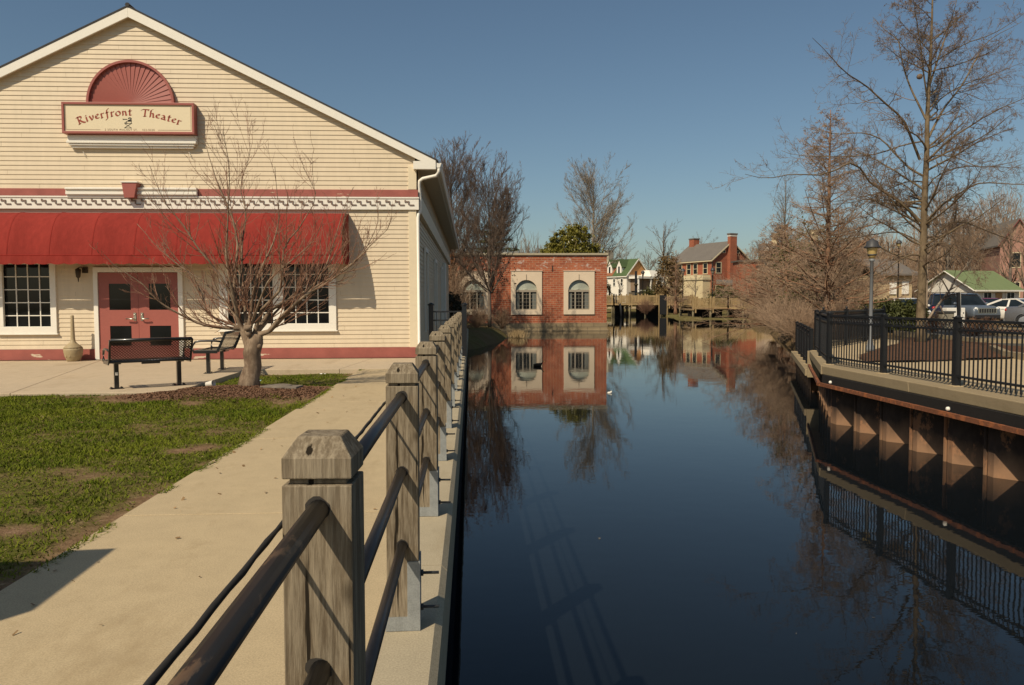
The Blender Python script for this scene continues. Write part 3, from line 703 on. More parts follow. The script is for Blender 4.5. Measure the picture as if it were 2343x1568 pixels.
# small street line, border rule and the emblem of a folding chair with a megaphone
def fontmesh(txt, size, x, z, m, name, y, spacing=1.0, parent=None):
    cu = bpy.data.curves.new(name, 'FONT'); cu.body = txt; cu.size = size; cu.align_x = 'CENTER'; cu.space_character = spacing; cu.fill_mode = 'FRONT'
    t0 = bpy.data.objects.new('tmp', cu); COL.objects.link(t0); dg = bpy.context.evaluated_depsgraph_get(); dg.update()
    me = bpy.data.meshes.new_from_object(t0.evaluated_get(dg)); bpy.data.objects.remove(t0)
    o = bpy.data.objects.new(name, me); COL.objects.link(o); me.materials.clear(); me.materials.append(m)
    loc = Vector((x, y, z))
    if parent is not None: o.parent = parent; loc = loc-parent.location
    o.location = loc; o.rotation_euler = (rad(90), 0, 0); return o
GREYI = M('sign_ink_grey', (.27,.19,.12), .7, .05, 3)
fontmesh('2 SOUTH WALNUT ST.    422-0220', .062, cx-.0, 5.507, GREYI, 'street_line', SY+.016, 1.25, sg)
b = MB()
def bar(x0, z0, x1, z1, wd, mb, y=SY+.0155):
    d_ = np.array([x1-x0, z1-z0]); L = np.linalg.norm(d_); nrm = np.array([-d_[1], d_[0]])/L*wd/2
    q = [(x0+nrm[0],z0+nrm[1]),(x1+nrm[0],z1+nrm[1]),(x1-nrm[0],z1-nrm[1]),(x0-nrm[0],z0-nrm[1])]
    mb.add([(x,y,z) for x,z in q], [(0,1,2,3)])
bx0, bx1, bz0, bz1 = X0+.085, X1-.085, 5.525, Z1-.085
bar(bx0,bz1,bx1,bz1,.006,b); bar(bx0,bz0,bx0,bz1,.006,b); bar(bx1,bz0,bx1,bz1,.006,b); bar(bx0,bz0,cx-.68,bz0,.006,b); bar(cx+.66,bz0,bx1,bz0,.006,b)
b.build('rule', GREYI, sg)
b = MB(); ex, ez = cx-.03, 5.572
bar(ex-.09,ez,ex+.07,ez+0.104,.010,b); bar(ex+.07,ez,ex-.09,ez+0.104,.010,b); bar(ex-.10,ez,ex+.08,ez,.008,b)
for dx_ in (-.05,.07): bar(ex+dx_,ez+0.104,ex+dx_,ez+0.154,.010,b)
bar(ex-.09,ez+0.104,ex+.09,ez+0.104,.010,b); bar(ex-.09,ez+0.123,ex-.02,ez+0.123,.008,b); bar(ex-.05,ez+0.154,ex+.08,ez+0.154,.008,b)
bar(ex-.12,ez+0.202,ex-.02,ez+0.202,.016,b); bar(ex-.12,ez+0.189,ex-.12,ez+0.216,.014,b)
for q0, q1 in zip(*(lambda p: (p[:-1], p[1:]))(np.vstack([bez([(ex,ez+0.219),(ex+.06,ez+0.258),(ex+.075,ez+0.212)]), bez([(ex+.075,ez+0.212),(ex+.05,ez+0.185),(ex-.01,ez+0.167)]), [(ex+.085,ez+0.171)]]))): bar(q0[0],q0[1],q1[0],q1[1],.024,b)
b.build('emblem', INK, sg)

# ------------------------------------------------------------------ timber and pipe fence along the quay
fx = -.296; hw = .0675
py_ = [1.5+1.775*i for i in range(11)]
fe = thing('rail_fence', 'weathered grey timber posts threaded with three black pipe rails along the quay edge', 'fence', (fx, 10, 0))
lean = random.Random(4)
for i, y in enumerate(py_):
    b = MB(); yc = y+hw
    b.box(-hw,hw,-hw,hw,.012,1.046); b.box(-hw+.012,hw-.012,-hw+.012,hw-.012,1.0465,1.0575)
    c, t1 = hw, .026
    zs = [(1.058,c),(1.098,c),(1.138,c-t1)]
    ring = [[(-e,-e,z),(e,-e,z),(e,e,z),(-e,e,z)] for z, e in zs]
    V = sum(ring, []); Fq = [(3,2,1,0),(8,9,10,11)]
    for l in range(2):
        for q in range(4): Fq.append((l*4+q, l*4+(q+1)%4, l*4+4+(q+1)%4, l*4+4+q))
    b.add(V, Fq)
    p = b.build('post', POST, fe, world=False, bevel=.003, segs=2)
    p.location = (lean.uniform(-.004,.004), yc-10, 0); p.rotation_euler = (lean.uniform(-.008,.008), lean.uniform(-.006,.004) + .003, lean.uniform(-.05,.05))
    b = MB(); q = -hw-.006                          # galvanised foot bracket and its bolts
    b.box(-hw-.004,hw+.006,q,q+.0055,.002,.062); b.box(hw-.048,hw+.006,q,q+.0055,.062,.30); b.box(hw+.0005,hw+.006,q+.0055,hw+.004,.002,.30)
    br = b.build('bracket', GALV, p, world=False)
    if i == 0: BOLT = rusty('bolt_steel', (.05,.05,.05), (.2,.1,.05), .6)
    for z in (.075,.225): b = MB(); b.tube([(hw-.01,.005,z),(hw+.085,.005,z)], .0065, 6); b.tube([(hw+.0065,.005,z),(hw+.018,.005,z)], .014, 6); b.build('bolt', BOLT, br, world=False)
    for z in (1.0,.685,.37):
        th_ = np.linspace(0, 2*math.pi, 15)[:-1]; jr = np.random.default_rng(int(y*100+z*10)).uniform(.022,.029,14)
        b = MB(); b.add([(0,-hw-.0025,z)]+[(r_*math.cos(a), -hw-.0025, z+r_*math.sin(a)) for a, r_ in zip(th_, jr)], [(0,1+j,1+(j+1)%14) for j in range(14)]); b.build('tar_collar', INK, p, world=False)
yb = [-1.2]+[y+hw for y in py_]
for z in (1.0,.685,.37):
    for i in range(len(yb)-1):
        b = MB(); s = .004*((i*7+int(z*10)) % 3-1)
        b.tube([(fx,yb[i]-.02,z),(fx,(yb[i]+yb[i+1])/2,z-.003+s),(fx,yb[i+1]+.0,z)], .0205, 14)
        b.build('rail', PIPE_N if i == 0 else PIPE, fe)
pts = []
for i in range(-1, 4):
    ya, ybb = 1.5+1.775*i, 1.5+1.775*(i+1)
    for t_ in np.linspace(0,1,24, endpoint=False):
        y = ya+(ybb-ya)*t_; pts.append((fx-hw-.012+.0008*math.sin(y*31), y, .962-.006*4*t_*(1-t_)+.0008*math.sin(y*23)))
b = MB(); b.tube(pts, .0046+.0020*np.abs(np.sin(np.arange(len(pts))*1.7)), 6); tag(b.build('rope_cable', CABLE), 'knotted black cable strung along the walk side of the fence posts', 'cable')

# gate at the end of the quay
ga = thing('side_gate', 'low black steel gate closing the shaded passage beside the theater', 'gate', (-.5,20.05,0))
for x in (-1.02,-.17): b = MB(); b.box(x-.06,x+.06,19.99,20.11,0,1.30); b.lathe([(.085,1.30),(.085,1.33),(.02,1.37)],(x,20.05,0),8,False); b.build('post', FENCE, ga)
b = MB()
for z in (.14,.92,1.14): b.box(-.96,-.23,20.03,20.06,z-.02,z+.02)
for x in np.arange(-.88,-.25,.11): b.box(x-.009,x+.009,20.036,20.054,.14,1.14)
b.build('panel', FENCE, ga)

# ------------------------------------------------------------------ benches
def perforated(mb, o, u, v, L, W, step=.034, wd=.0165):
    """diagonal steel lattice on the rectangle o + a*u + b*v"""
    o, u, v = map(np.asarray, (o, u, v)); nrm = np.cross(u, v)
    for s in (1, -1):
        c = -W if s > 0 else 0.0; end = L if s > 0 else L+W
        while c < end:
            pts = []
            lo, hi = (max(0, -c), min(W, L-c)) if s > 0 else (max(0, c-L), min(W, c))
            if hi-lo > .01:
                a0, a1 = (c+lo, c+hi) if s > 0 else (c-lo, c-hi)
                p0 = o+a0*u+lo*v; p1 = o+a1*u+hi*v
                d_ = (p1-p0)/np.linalg.norm(p1-p0); w_ = np.cross(d_, nrm)*wd/2
                mb.add([p0-w_,p1-w_,p1+w_,p0+w_], [(0,1,2,3)])
            c += step*1.414
def make_bench(label, loc, rz):
    t = thing('park_bench', label, 'bench', loc, rz, 'black perforated steel benches')
    L = 1.22; e = np.array
    bd = e([0,-.165,.335]); bl = np.linalg.norm(bd)
    b = MB(); perforated(b, (-L/2,-.21,.455), (1,0,0), bd/bl, L, bl)
    rim = [(-L/2,-.21,.455),(-L/2,-.375,.79),(L/2,-.375,.79),(L/2,-.21,.455)]
    b.tube(rim+[rim[0]], .019, 8, cap=False); b.tube([(-L/2,-.375,.80),(L/2,-.375,.80)], .028, 8)
    b.build('backrest', BLACKP, t, world=False)
    b = MB(); perforated(b, (-L/2,-.21,.445), (1,0,0), (0,1,0), L, .44)
    b.tube([(-L/2,-.21,.445),(-L/2,.23,.445),(L/2,.23,.445),(L/2,-.21,.445),(-L/2,-.21,.445)], .02, 8, cap=False)
    b.box(-L/2,L/2,.225,.25,.40,.45); b.box(-.14,.14,-.24,-.2,.40,.445)
    b.build('seat', BLACKP, t, world=False)
    for s in (-1, 1):
        x = s*(L/2+.012); b = MB()
        b.beam((x,-.22,.43),(x,.24,.43),.018,.06); b.beam((x,-.22,.43),(x,-.38,.80),.018,.05,(0,1,0)); b.build('side_plate', BLACKP, t, world=False, bevel=.004)
        b = MB(); b.tube([(x,-.30,.63),(x,-.15,.645),(x,.10,.645),(x,.20,.625),(x,.245,.56),(x,.255,.48),(x,.235,.44)], .019, 8); b.build('armrest', BLACKP, t, world=False)
        b = MB(); xl = s*.48; b.box(xl-.034,xl+.034,-.034,.034,.012,.42); b.box(xl-.05,xl+.05,-.16,.16,.405,.425); b.box(xl-.10,xl+.10,-.07,.07,.0,.012)
        for q in (-.075,.075): b.lathe([(.014,.012),(.014,.026),(.006,.03)],(xl+q,.04,0),6,False); b.lathe([(.014,.012),(.014,.026),(.006,.03)],(xl+q,-.04,0),6,False)
        lg = b.build('leg', BLACKP, t, world=False, bevel=.003)
        if s < 0: b = MB(); b.box(xl-.02,xl+.02,-.0365,-.0345,.22,.27); b.build('sticker', WHITE, lg, world=False)
    return t
b1 = make_bench('black perforated steel bench nearest the lawn, seen from behind before the red doors', (-5.36,13.23,.002), rad(33))
b2 = dup(b1, (-5.19,16.12,.002), rad(92), 'black perforated steel bench seen end-on, half hidden behind the pruned tree')

# smokers' receptacle
b = MB(); c = (-9.52,19.2,.002)
b.lathe([(.135,0),(.15,.02),(.20,.16),(.215,.27),(.21,.31)], c, 20)
pl = thing('ash_receptacle', 'tan plastic ashtray jar with a tall slender neck beside the red doors', 'ashtray', c)
b.build('base', M('tan_plastic', (.36,.28,.16), .55, .12, 5), pl)
b = MB(); b.lathe([(.212,.312),(.19,.35),(.10,.42),(.06,.47),(.048,.55),(.042,.8),(.036,1.08),(.03,1.10)], c, 18); b.build('neck', bpy.data.materials['tan_plastic'], pl)
b = MB()
for k in range(12): a = k*math.pi/6; b.obox((c[0]+.183*math.cos(a), c[1]+.183*math.sin(a), .16),(.012*math.cos(a),.012*math.sin(a),0),(-.02*math.sin(a),.02*math.cos(a),0),(.004*math.cos(a),.004*math.sin(a),.05))
b.build('rib', bpy.data.materials['tan_plastic'], pl)

# litter and flat stone
def gl(x, y): return float(lawn_z(np.array([x]), np.array([y]))[0])
b = MB(); c = (-4.33,13.15,gl(-4.33,13.15)+.045); b.lathe([(.034,-.06),(.045,.06),(.048,.062),(.044,.058),(.032,-.055)],(0,0,0),14)
R_ = np.array(Matrix.Rotation(rad(80),3,'Y') @ Matrix.Rotation(rad(20),3,'X')); b.xform(lambda v: v@R_.T*1.15+np.array(c))
tag(b.build('paper_cup', WHITE), 'crumpled white paper cup lying on the soil by the patio edge', 'cup')
def rock(name, c, r, m, label, cat, seed):
    b = MB(); b.ball((0,0,0), 1.0, 14); rg = np.random.default_rng(seed); ph = rg.uniform(0,6,(6,3)); 
    def fn(v):
        n_ = sum(np.sin(v@np.array([math.cos(q[0]),math.sin(q[0]),q[1]-3])*1.7+q[2]) for q in ph)*.045
        return (v*(1+n_[:,None]))*np.array(r)+np.array(c)
    b.xform(fn); return tag(b.build(name, m), label, cat)
rock('stone', (-3.98,14.3,gl(-3.98,14.3)+.02), (.17,.13,.09), M('tan_stone',(.42,.30,.18),.9,.2,8), 'tan lump of stone lying between the patio edge and the tree', 'stone', 3)
b = MB(); c = (-3.02,12.52); zz = gl(*c)+.05; th_ = np.linspace(0,2*math.pi,17)[:-1]
b.lathe([(.16,zz-.06),(.19,zz-.03),(.17,zz),(.10,zz+.012),(.03,zz+.014)], (c[0],c[1],0), 18); b.extrude([(c[0]-.30,c[1]-.13,zz-.05),(c[0]+.28,c[1]-.17,zz-.06),(c[0]+.33,c[1]+.12,zz-.06),(c[0]-.24,c[1]+.15,zz-.05)],(0,0,.045))
tag(b.build('valve_cover', concrete('grey_concrete',(.20,.17,.135)), bevel=.01), 'grey concrete valve cover half sunk in the mulch right of the tree', 'cover')
for i, (x, y, s, lb) in enumerate(((-3.80,14.05,.07,'scrap of pale blue wrapper caught against the patio edge'),(-9.4,3.0,.0,''),(-3.72,13.25,.09,'scrap of white paper on the soil beside the tree trunk'),(-3.0,15.9,.06,'small scrap of white paper on the grass near the patio'))):
    if not s: continue
    rg = np.random.default_rng(i); P_ = rg.uniform(-s,s,(9,3))*np.array([1,.7,.35]); z = gl(x,y)+.03
    gx_, gy_ = np.meshgrid(np.linspace(-s,s,4), np.linspace(-s*.6,s*.6,3), indexing='ij'); V = np.stack([gx_+x, gy_+y, z+rg.uniform(0,s*.6,gx_.shape)],-1); idx = np.arange(12).reshape(4,3)
    tag(MB().add(V.reshape(-1,3), np.stack([idx[:-1,:-1],idx[1:,:-1],idx[1:,1:],idx[:-1,1:]],-1).reshape(-1,4)).build('paper_scrap', WHITE if i else M('blue_wrap',(.35,.5,.55),.5,.2,9)), lb, 'litter')

# made-up parasol shape out of view, added only to cast the walk's shadow
um = thing('shadow_stand_in', 'unseen dark green canopy, a stand-in shaped to cast the shadow on the walk at lower left', 'shadow stand-in', (-4.15,2.22,-.05))
dirx, diry = math.sin(SUN_AZ), math.cos(SUN_AZ)
def back(px, py_g, z): return (px-dirx*z, py_g-diry*z, z)      # where a shadow point's caster stands at height z (45 degree sun)
hz = 2.15
cr = [back(-2.03,4.50,hz), back(-2.0,3.60,hz), back(-2.55,2.85,hz), back(-4.9,2.9,hz), back(-5.0,4.22,hz)]
ctr = np.mean(np.array(cr), axis=0)
b = MB(); top = (ctr[0],ctr[1],hz+.42)
for i in range(5): b.add([cr[i],cr[(i+1)%5],top], [(0,1,2)]); b.add([cr[i],cr[(i+1)%5],(cr[(i+1)%5][0],cr[(i+1)%5][1],hz-.12),(cr[i][0],cr[i][1],hz-.12)], [(3,2,1,0)])
b.build('canopy', M('green_canvas',(.02,.06,.04),.9,.1,2), um)
b = MB(); b.tube([(ctr[0],ctr[1],-.05),(ctr[0],ctr[1],hz+.42)], .025, 8); b.lathe([(.24,-.05),(.24,.02),(.05,.06)],(ctr[0],ctr[1],0),14,False); b.build('pole', WHITE, um)

# ------------------------------------------------------------------ tree building
def resample(pts, k):
    pts = np.asarray(pts, float); d_ = np.r_[0, np.cumsum(np.linalg.norm(np.diff(pts, axis=0), axis=1))]
    # smooth through the points with a Catmull-Rom pass
    n = len(pts); ext = np.vstack([2*pts[0]-pts[1], pts, 2*pts[-1]-pts[-2]]); out = []
    for s in np.linspace(0, d_[-1], k):
        i = min(np.searchsorted(d_, s, 'right')-1, n-2); t_ = (s-d_[i])/max(d_[i+1]-d_[i], 1e-6)
        p0, p1, p2, p3 = ext[i], ext[i+1], ext[i+2], ext[i+3]
        out.append(.5*((2*p1)+(-p0+p2)*t_+(2*p0-5*p1+4*p2-p3)*t_**2+(-p0+3*p1-3*p2+p3)*t_**3))
    return np.array(out)
def sprout(P, R, n, rng, t=(.2,1), L=.5, fall=.5, ang=.8, trop=.3, k=5, rf=.6, tip=.25, jit=.12, flat=1.0, rmin=.002, absL=None, rmax=9, lr=(.55,1.12)):
    """n children on every parent limb of P (m,k,3), R (m,k)"""
    m, kk, _ = P.shape; tt = rng.uniform(t[0], t[1], (m, n)); s = np.clip(tt*(kk-1), 0, kk-1.001); i = s.astype(int); f = (s-i)[..., None]
    ar = np.arange(m)[:, None]; p = P[ar, i]*(1-f)+P[ar, i+1]*f; tan = P[ar, i+1]-P[ar, i]; tan /= np.linalg.norm(tan, axis=-1, keepdims=True)+1e-9
    r = R[ar, i]*(1-f[..., 0])+R[ar, i+1]*f[..., 0]
    plen = np.linalg.norm(np.diff(P, axis=1), axis=2).sum(1)[:, None] if absL is None else absL
    v = rng.normal(size=(m, n, 3)); v[..., 2] *= flat; v -= (v*tan).sum(-1, keepdims=True)*tan; v /= np.linalg.norm(v, axis=-1, keepdims=True)+1e-9
    an = (ang+rng.normal(0, .18, (m, n)))[..., None]; d_ = np.cos(an)*tan+np.sin(an)*v
    LL = (L*plen*(1-fall*tt)*rng.uniform(lr[0], lr[1], (m, n)))[..., None]
    pts = [p]; cur = d_
    for j in range(k-1):
        cur = cur+rng.normal(0, jit, cur.shape)+np.array([0,0,trop/(k-1)]); cur /= np.linalg.norm(cur, axis=-1, keepdims=True); pts.append(pts[-1]+cur*LL/(k-1))
    r0 = np.clip(r*rf, rmin, rmax); rr = r0[..., None]*np.linspace(1, tip, k)
    return np.stack(pts, 2).reshape(m*n, k, 3), rr.reshape(m*n, k)
def trunk_line(base, h, rng, k=9, wob=.03, leanv=(0,0)):
    z = np.linspace(0, 1, k); w_ = np.cumsum(rng.normal(0, wob, (k, 2)), axis=0)*h/k*1.5; w_ -= w_[0]
    return np.stack([base[0]+w_[:,0]+leanv[0]*z*h, base[1]+w_[:,1]+leanv[1]*z*h, base[2]+z*h], 1)
def tree(name, label, base, trunks, crowns, mt, mc, cat='tree', group=None, sides=(7,3)):
    """trunks, crowns: lists of (P, R); the heavy wood is one mesh, the twigs another"""
    t = thing(name, label, cat, tuple(float(q) for q in base), 0, group)
    b = MB()
    for i, (P, R) in enumerate(trunks): b.tubes(P, R, sides[0]+3 if i == 0 else sides[0], cap=(i == 0))
    b.build('trunk', mt, t)
    b = MB()
    for P, R in crowns: b.tubes(P, R, sides[1])
    if b.n: b.build('crown', mc, t)
    return t

# the pruned cherry by the patio
rng = np.random.default_rng(11)
cb = np.array([-3.60,12.75,0.0]); YC = 12.75
def c4(x, y): return (302.4+.3858*x, 302.4+.3858*y)
limbs = [
 ([(655,1175),(590,1165),(430,1145),(280,1075),(150,990),(60,890),(-20,840),(-110,770),(-160,720)], -.5, .046),
 ([(645,1165),(560,1130),(450,1080),(400,950),(330,850),(200,700),(150,620)], .35, .036),
 ([(640,1160),(600,1000),(500,830),(380,680),(300,560),(200,440),(140,310),(100,205)], -.35, .043),
 ([(650,1165),(625,1080),(605,900),(625,700),(610,580),(570,450),(510,320),(460,170),(425,20)], .25, .05),
 ([(690,1165),(700,1100),(715,950),(780,780),(840,650),(870,500),(850,340),(835,215)], -.2, .044),
 ([(740,1185),(775,1120),(830,1040),(930,990),(1060,910),(1140,790),(1200,600),(1255,430),(1300,310)], .45, .046),
 ([(750,1200),(810,1180),(870,1110),(1000,980),(1160,880),(1290,780),(1400,670),(1490,580),(1525,495)], -.45, .05),
 ([(765,1195),(830,1170),(920,1070),(1050,940),(1180,860),(1350,730),(1440,560),(1450,460)], .2, .042),
 ([(730,1180),(770,1050),(880,930),(900,700),(1000,560),(1090,400),(1070,330),(1010,205)], -.55, .038),
 ([(680,1165),(665,1000),(655,850),(665,650),(690,500),(660,330),(715,180),(720,70)], .6, .04),
 ([(640,1150),(600,980),(560,760),(570,560),(580,380),(580,200),(545,0)], -.7, .04),
 ([(655,1170),(560,1010),(420,880),(290,790),(160,680),(40,560)], .8, .032),
 ([(745,1190),(830,1090),(960,960),(1080,860),(1180,760),(1230,640),(1255,500)], .85, .034),
 ([(700,1170),(760,1000),(820,870),(950,760),(1060,640),(1110,520)], -.9, .032)]
LP = []; LR = []
for pts, dy, r0 in limbs:
    q = np.array([at(*c4(x, y), YC+dy*(i/(len(pts)-1))**.8) for i, (x, y) in enumerate(pts)])
    st = np.array([at(*c4(706, 1345), YC), at(*c4(704+.25*(pts[0][0]-700), 1255), YC+dy*.06)])
    q = resample(np.vstack([st, q]), 17); q += np.cumsum(rng.normal(0, .007, q.shape), axis=0)*np.linspace(0,1,17)[:,None]
    u_ = np.linspace(0,1,17); LR.append(r0*((1-u_)**1.5*.80+.30*np.exp(-u_*7))+.060*np.exp(-(u_/.085)**2)+.0040); LP.append(q)
LP = np.array(LP); LR = np.array(LR)
tp = np.array([at(570,893,YC), at(571,865,YC), at(579,838,YC), at(576,808,YC), at(583,782,YC), at(587,764,YC)]); tp[0,2] = -.02
s1 = sprout(LP, LR, 15, rng, (.18,.97), .36, .45, .6, .75, 7, .5, .35, .09, rmin=.0034, rmax=.010)
s2 = sprout(s1[0], s1[1], 5, rng, (.2,1), .48, .3, .6, .5, 5, .65, .5, .1, rmin=.0026)
s2b = sprout(LP, LR, 12, rng, (.15,1), .10, .3, .9, .6, 4, .4, .6, .1, rmin=.0024, rmax=.005)
s3 = sprout(s2[0], s2[1], 2, rng, (.2,1), .40, .3, .6, .5, 4, .7, .7, .1, rmin=.0021)
bud = sprout(np.concatenate([s1[0]]), s1[1], 9, rng, (.1,1), .02, 0, .9, .2, 3, .9, .6, .05, rmin=.0038, absL=1.0)
ch = tree('pruned_tree', 'bare pruned fruit tree with thick stubby trunk and fan of twigs before the theater', (cb[0],cb[1],0),
     [(tp[None], np.array([[.20,.155,.136,.138,.135,.10]])), (LP, LR)], [s1, s2, s2b, s3, bud], BARKC, TWIGC, sides=(8,4))
for (x, y), s, dy in (((690,1195),.05,-.11),((752,1270),.04,-.07)):
    q = at(*c4(x,y), YC+dy); b = MB(); b.ball(q, (s,s,s*1.15), 10); b.build('burl', BARKC, ch)
b = MB(); q = at(*c4(688,1175), YC-.12); b.tube([q, q+np.array([-.005,-.01,.07])], [.058,.062], 9)
b.build('cut_stub', BARKC, ch)

# ------------------------------------------------------------------ right bank: sheet piling, cap, fences
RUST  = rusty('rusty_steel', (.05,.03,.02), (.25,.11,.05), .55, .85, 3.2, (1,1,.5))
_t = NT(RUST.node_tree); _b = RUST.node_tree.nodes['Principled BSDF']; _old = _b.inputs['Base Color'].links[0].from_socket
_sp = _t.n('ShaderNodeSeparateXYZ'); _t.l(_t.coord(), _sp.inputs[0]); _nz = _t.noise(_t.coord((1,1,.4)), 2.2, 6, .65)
_ad = _t.n('ShaderNodeMath', operation='MULTIPLY_ADD'); _t.l(_nz, _ad.inputs[0]); _ad.inputs[1].default_value = -.55; _t.l(_sp.outputs['Z'], _ad.inputs[2])      # pale tide deposit near the water; dark above also paints in the cap's shade
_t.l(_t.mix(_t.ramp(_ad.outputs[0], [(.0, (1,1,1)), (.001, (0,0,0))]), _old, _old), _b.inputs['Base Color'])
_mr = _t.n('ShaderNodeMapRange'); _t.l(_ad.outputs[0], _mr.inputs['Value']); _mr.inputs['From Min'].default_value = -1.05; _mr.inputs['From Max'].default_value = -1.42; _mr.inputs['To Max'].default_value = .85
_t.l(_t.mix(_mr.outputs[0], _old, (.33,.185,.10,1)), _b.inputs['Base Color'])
RUSTW = rusty('rusty_wale', (.17,.062,.028), (.30,.10,.035), .52, .8, 6.0)
sp = thing('sheet_pile_wall', 'rusty corrugated sheet pile wall under a concrete cap on the right side of the canal', 'sea wall', (7.8, 12, 0))
b = MB(); V = []; y = 15.98
def pile_row(p0, dirv, nrm, n, per=.985):
    """corrugated section from p0; nrm points to the water"""
    pr = []
    for i in range(n):
        for a, o in ((0,0),(.13,0),(.47,-.33),(.60,-.33),(.985,-.005)): pr.append((p0[0]+dirv[0]*(i*per+a)+nrm[0]*o, p0[1]+dirv[1]*(i*per+a)+nrm[1]*o))
    return pr
pr = pile_row((7.62,15.98),(0,-1),(-1,0),24)
def curtain(mb, pr, z0, z1):
    n = len(pr); V = [(x,y,z0) for x,y in pr]+[(x,y,z1) for x,y in pr]; mb.add(V, [(i+1,i,n+i,n+i+1) for i in range(n-1)])
curtain(b, pr, -2.4, -.2)
u = np.array([2.0,5.0])/math.hypot(2,5); nn = np.array([-u[1],u[0]])
pr2 = pile_row(np.array([7.62,16.1]), u, nn, 6); u3 = np.array([2.85,7.8])/math.hypot(2.85,7.8); pr3 = pile_row(np.array([9.55,21.45]), u3, np.array([-u3[1],u3[0]]), 8); curtain(b, pr3[::-1], -2.4, -.6); curtain(b, pr2[::-1], -2.4, -.2); curtain(b, [(7.62,16.1),(7.62,15.98)], -2.4, -.2)
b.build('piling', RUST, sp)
b = MB()   # clutch joints catching the light
for i in range(24): b.box(7.60,7.635,15.98-i*.985-.95,15.98-i*.985-.91,-2.3,-.26)
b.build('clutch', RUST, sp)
b = MB(); ys = [16.45,13.0,8.1,3,-2,-7]
for y0, y1 in zip(ys[:-1], ys[1:]):
    a = 16.45-.13 if y0 == 16.45 else y0
    b.extrude([(7.50,a,0),(8.25,a,0),(8.25,a,-.19),(7.52,a,-.19),(7.50,a,-.02)][::-1], (0,y1-a+.012,0))
def cap_run(mb, p, q, z):
    p = np.array(p); q = np.array(q); d_ = (q-p)/np.linalg.norm(q-p); nr_ = np.array([d_[1],-d_[0]])
    mb.extrude([(p[0],p[1],z),(q[0],q[1],z),(q[0]+nr_[0]*.7,q[1]+nr_[1]*.7,z),(p[0]+nr_[0]*.7,p[1]+nr_[1]*.7,z)][::-1], (0,0,-.19))
cap_run(b, (7.5,16.36), (9.45,21.35), -.001); cap_run(b, (9.40,21.5), (12.25,29.3), -.54)
cp = b.build('cap', CONC_C, sp, bevel=.012)
b = MB(); b.extrude([(9.38,21.30,-.02),(9.46,21.50,-.02),(9.46,21.50,-.75),(9.38,21.30,-.75)],(.6,-.2,0)); b.build('step_face', CONC_C, sp)
b = MB(); b.beam((7.39,16.25,-.38),(7.39,-7,-.38),.06,.07); b.beam((7.42,16.27,-.38),(9.25,20.9,-.38),.06,.07)
b.build('wale', RUSTW, sp)
b = MB(); b.box(7.46,7.60,-7,16.2,-.415,-.192); b.build('shade_strip', M('cap_shade', (.012,.010,.009), .95, .3, 4), sp)  # black bar added under the cap to block stray sun and deepen shade
for y in (15.75,11.75,7.7):
    b = MB(); b.box(7.44,7.47,y-.05,y+.05,-.37,-.27); kb = b.build('fender_bracket', FENCE, sp)
    b = MB(); b.lathe([(.016,-.034),(.032,-.029),(.035,.0),(.027,.025),(.010,.032)],(0,0,0),12); R_ = np.array(Matrix.Rotation(rad(-80),3,'Y')); b.xform(lambda v: v@R_.T+np.array([7.43,y,-.30])); b.build('fender_cap', WHITE, kb)

# black steel fences
def rfence(name, label, pts, zb, spacing_posts, loc, group=None, rings=True, H=1.07, thick=False):
    t = thing(name, label, 'fence', loc, 0, group)
    for i, p in enumerate(pts):
        b = MB(); x, y = p; z = zb[i]
        b.box(x-.045,x+.045,y-.045,y+.045,z+.006,z+H+.035); b.box(x-.058,x+.058,y-.058,y+.058,z+H+.036,z+H+.055)
        b.lathe([(.03,z+H+.056),(.022,z+H+.075),(.038,z+H+.10),(.03,z+H+.13),(.008,z+H+.145)] if thick else [(.05,z+H+.056),(.03,z+H+.07),(.005,z+H+.082)],(x,y,0),8)
        b.build('post', FENCE, t)
        b = MB(); b.extrude([(x-.10,y-.085,z),(x+.10,y-.10,z),(x+.085,y+.10,z),(x-.09,y+.09,z)],(0,0,.014)); b.build('grout_pad', CONC_R, t)
    for (p, q, za, zc) in zip(pts[:-1], pts[1:], zb[:-1], zb[1:]):
        if abs(za-zc) > .2: continue
        p, q = np.array([*p, za]), np.array([*q, zc]); d_ = q-p; L = np.linalg.norm(d_); u_ = d_/L; b = MB()
        a, c = p+u_*.045, q-u_*.045
        for h, w_, hh in ((H-.005,.05,.04),(H-.155,.038,.035),(.165,.038,.035)): b.beam(a+(0,0,h), c+(0,0,h), w_, hh)
        n = int(round(L/.108)); 
        for j in range(1, n):
            o = p+u_*L*j/n; s = np.array([-u_[1],u_[0],0])
            b.obox(o+(0,0,(H-.155+.04)/2), u_*.009, s*.009, np.array([0,0,(H-.155-.04)/2]))
        if rings:
            th_ = np.linspace(0, 2*math.pi, 15)
            for j in range(n):
                o = p+u_*L*(j+.5)/n+np.array([0,0,H-.081]); rr = .049
                b.tube([o+u_*rr*math.cos(k)+np.array([0,0,rr*math.sin(k)]) for k in th_], .0075, 5, cap=False)
        b.build('picket_panel', FENCE, t)
    return t
rfence('metal_fence', 'black steel picket fence with ring frieze on the concrete cap of the sheet pile wall',
   [(7.85,5.5),(7.85,7.74),(7.85,9.98),(7.85,12.22),(7.85,14.46),(7.80,16.62),(8.66,18.9),(9.55,21.15)], [0]*8, 2.2, (7.85,14,0), thick=False)
rfence('metal_fence', 'lower black picket fence stepping down at the far left end of the sheet pile wall', [(9.72,21.85),(10.22,23.2),(10.72,24.55),(11.22,25.9),(11.72,27.25),(12.35,29.0)], [-.54]*6, 1.2, (10.6,23.8,-.54))
rfence('metal_fence', 'black picket fence running back from the water behind the grey lamp post', [(9.95,21.6),(11.55,23.5),(13.2,25.5),(14.9,27.5)], [0]*4, 2.4, (12.4,24.5,0), thick=True)

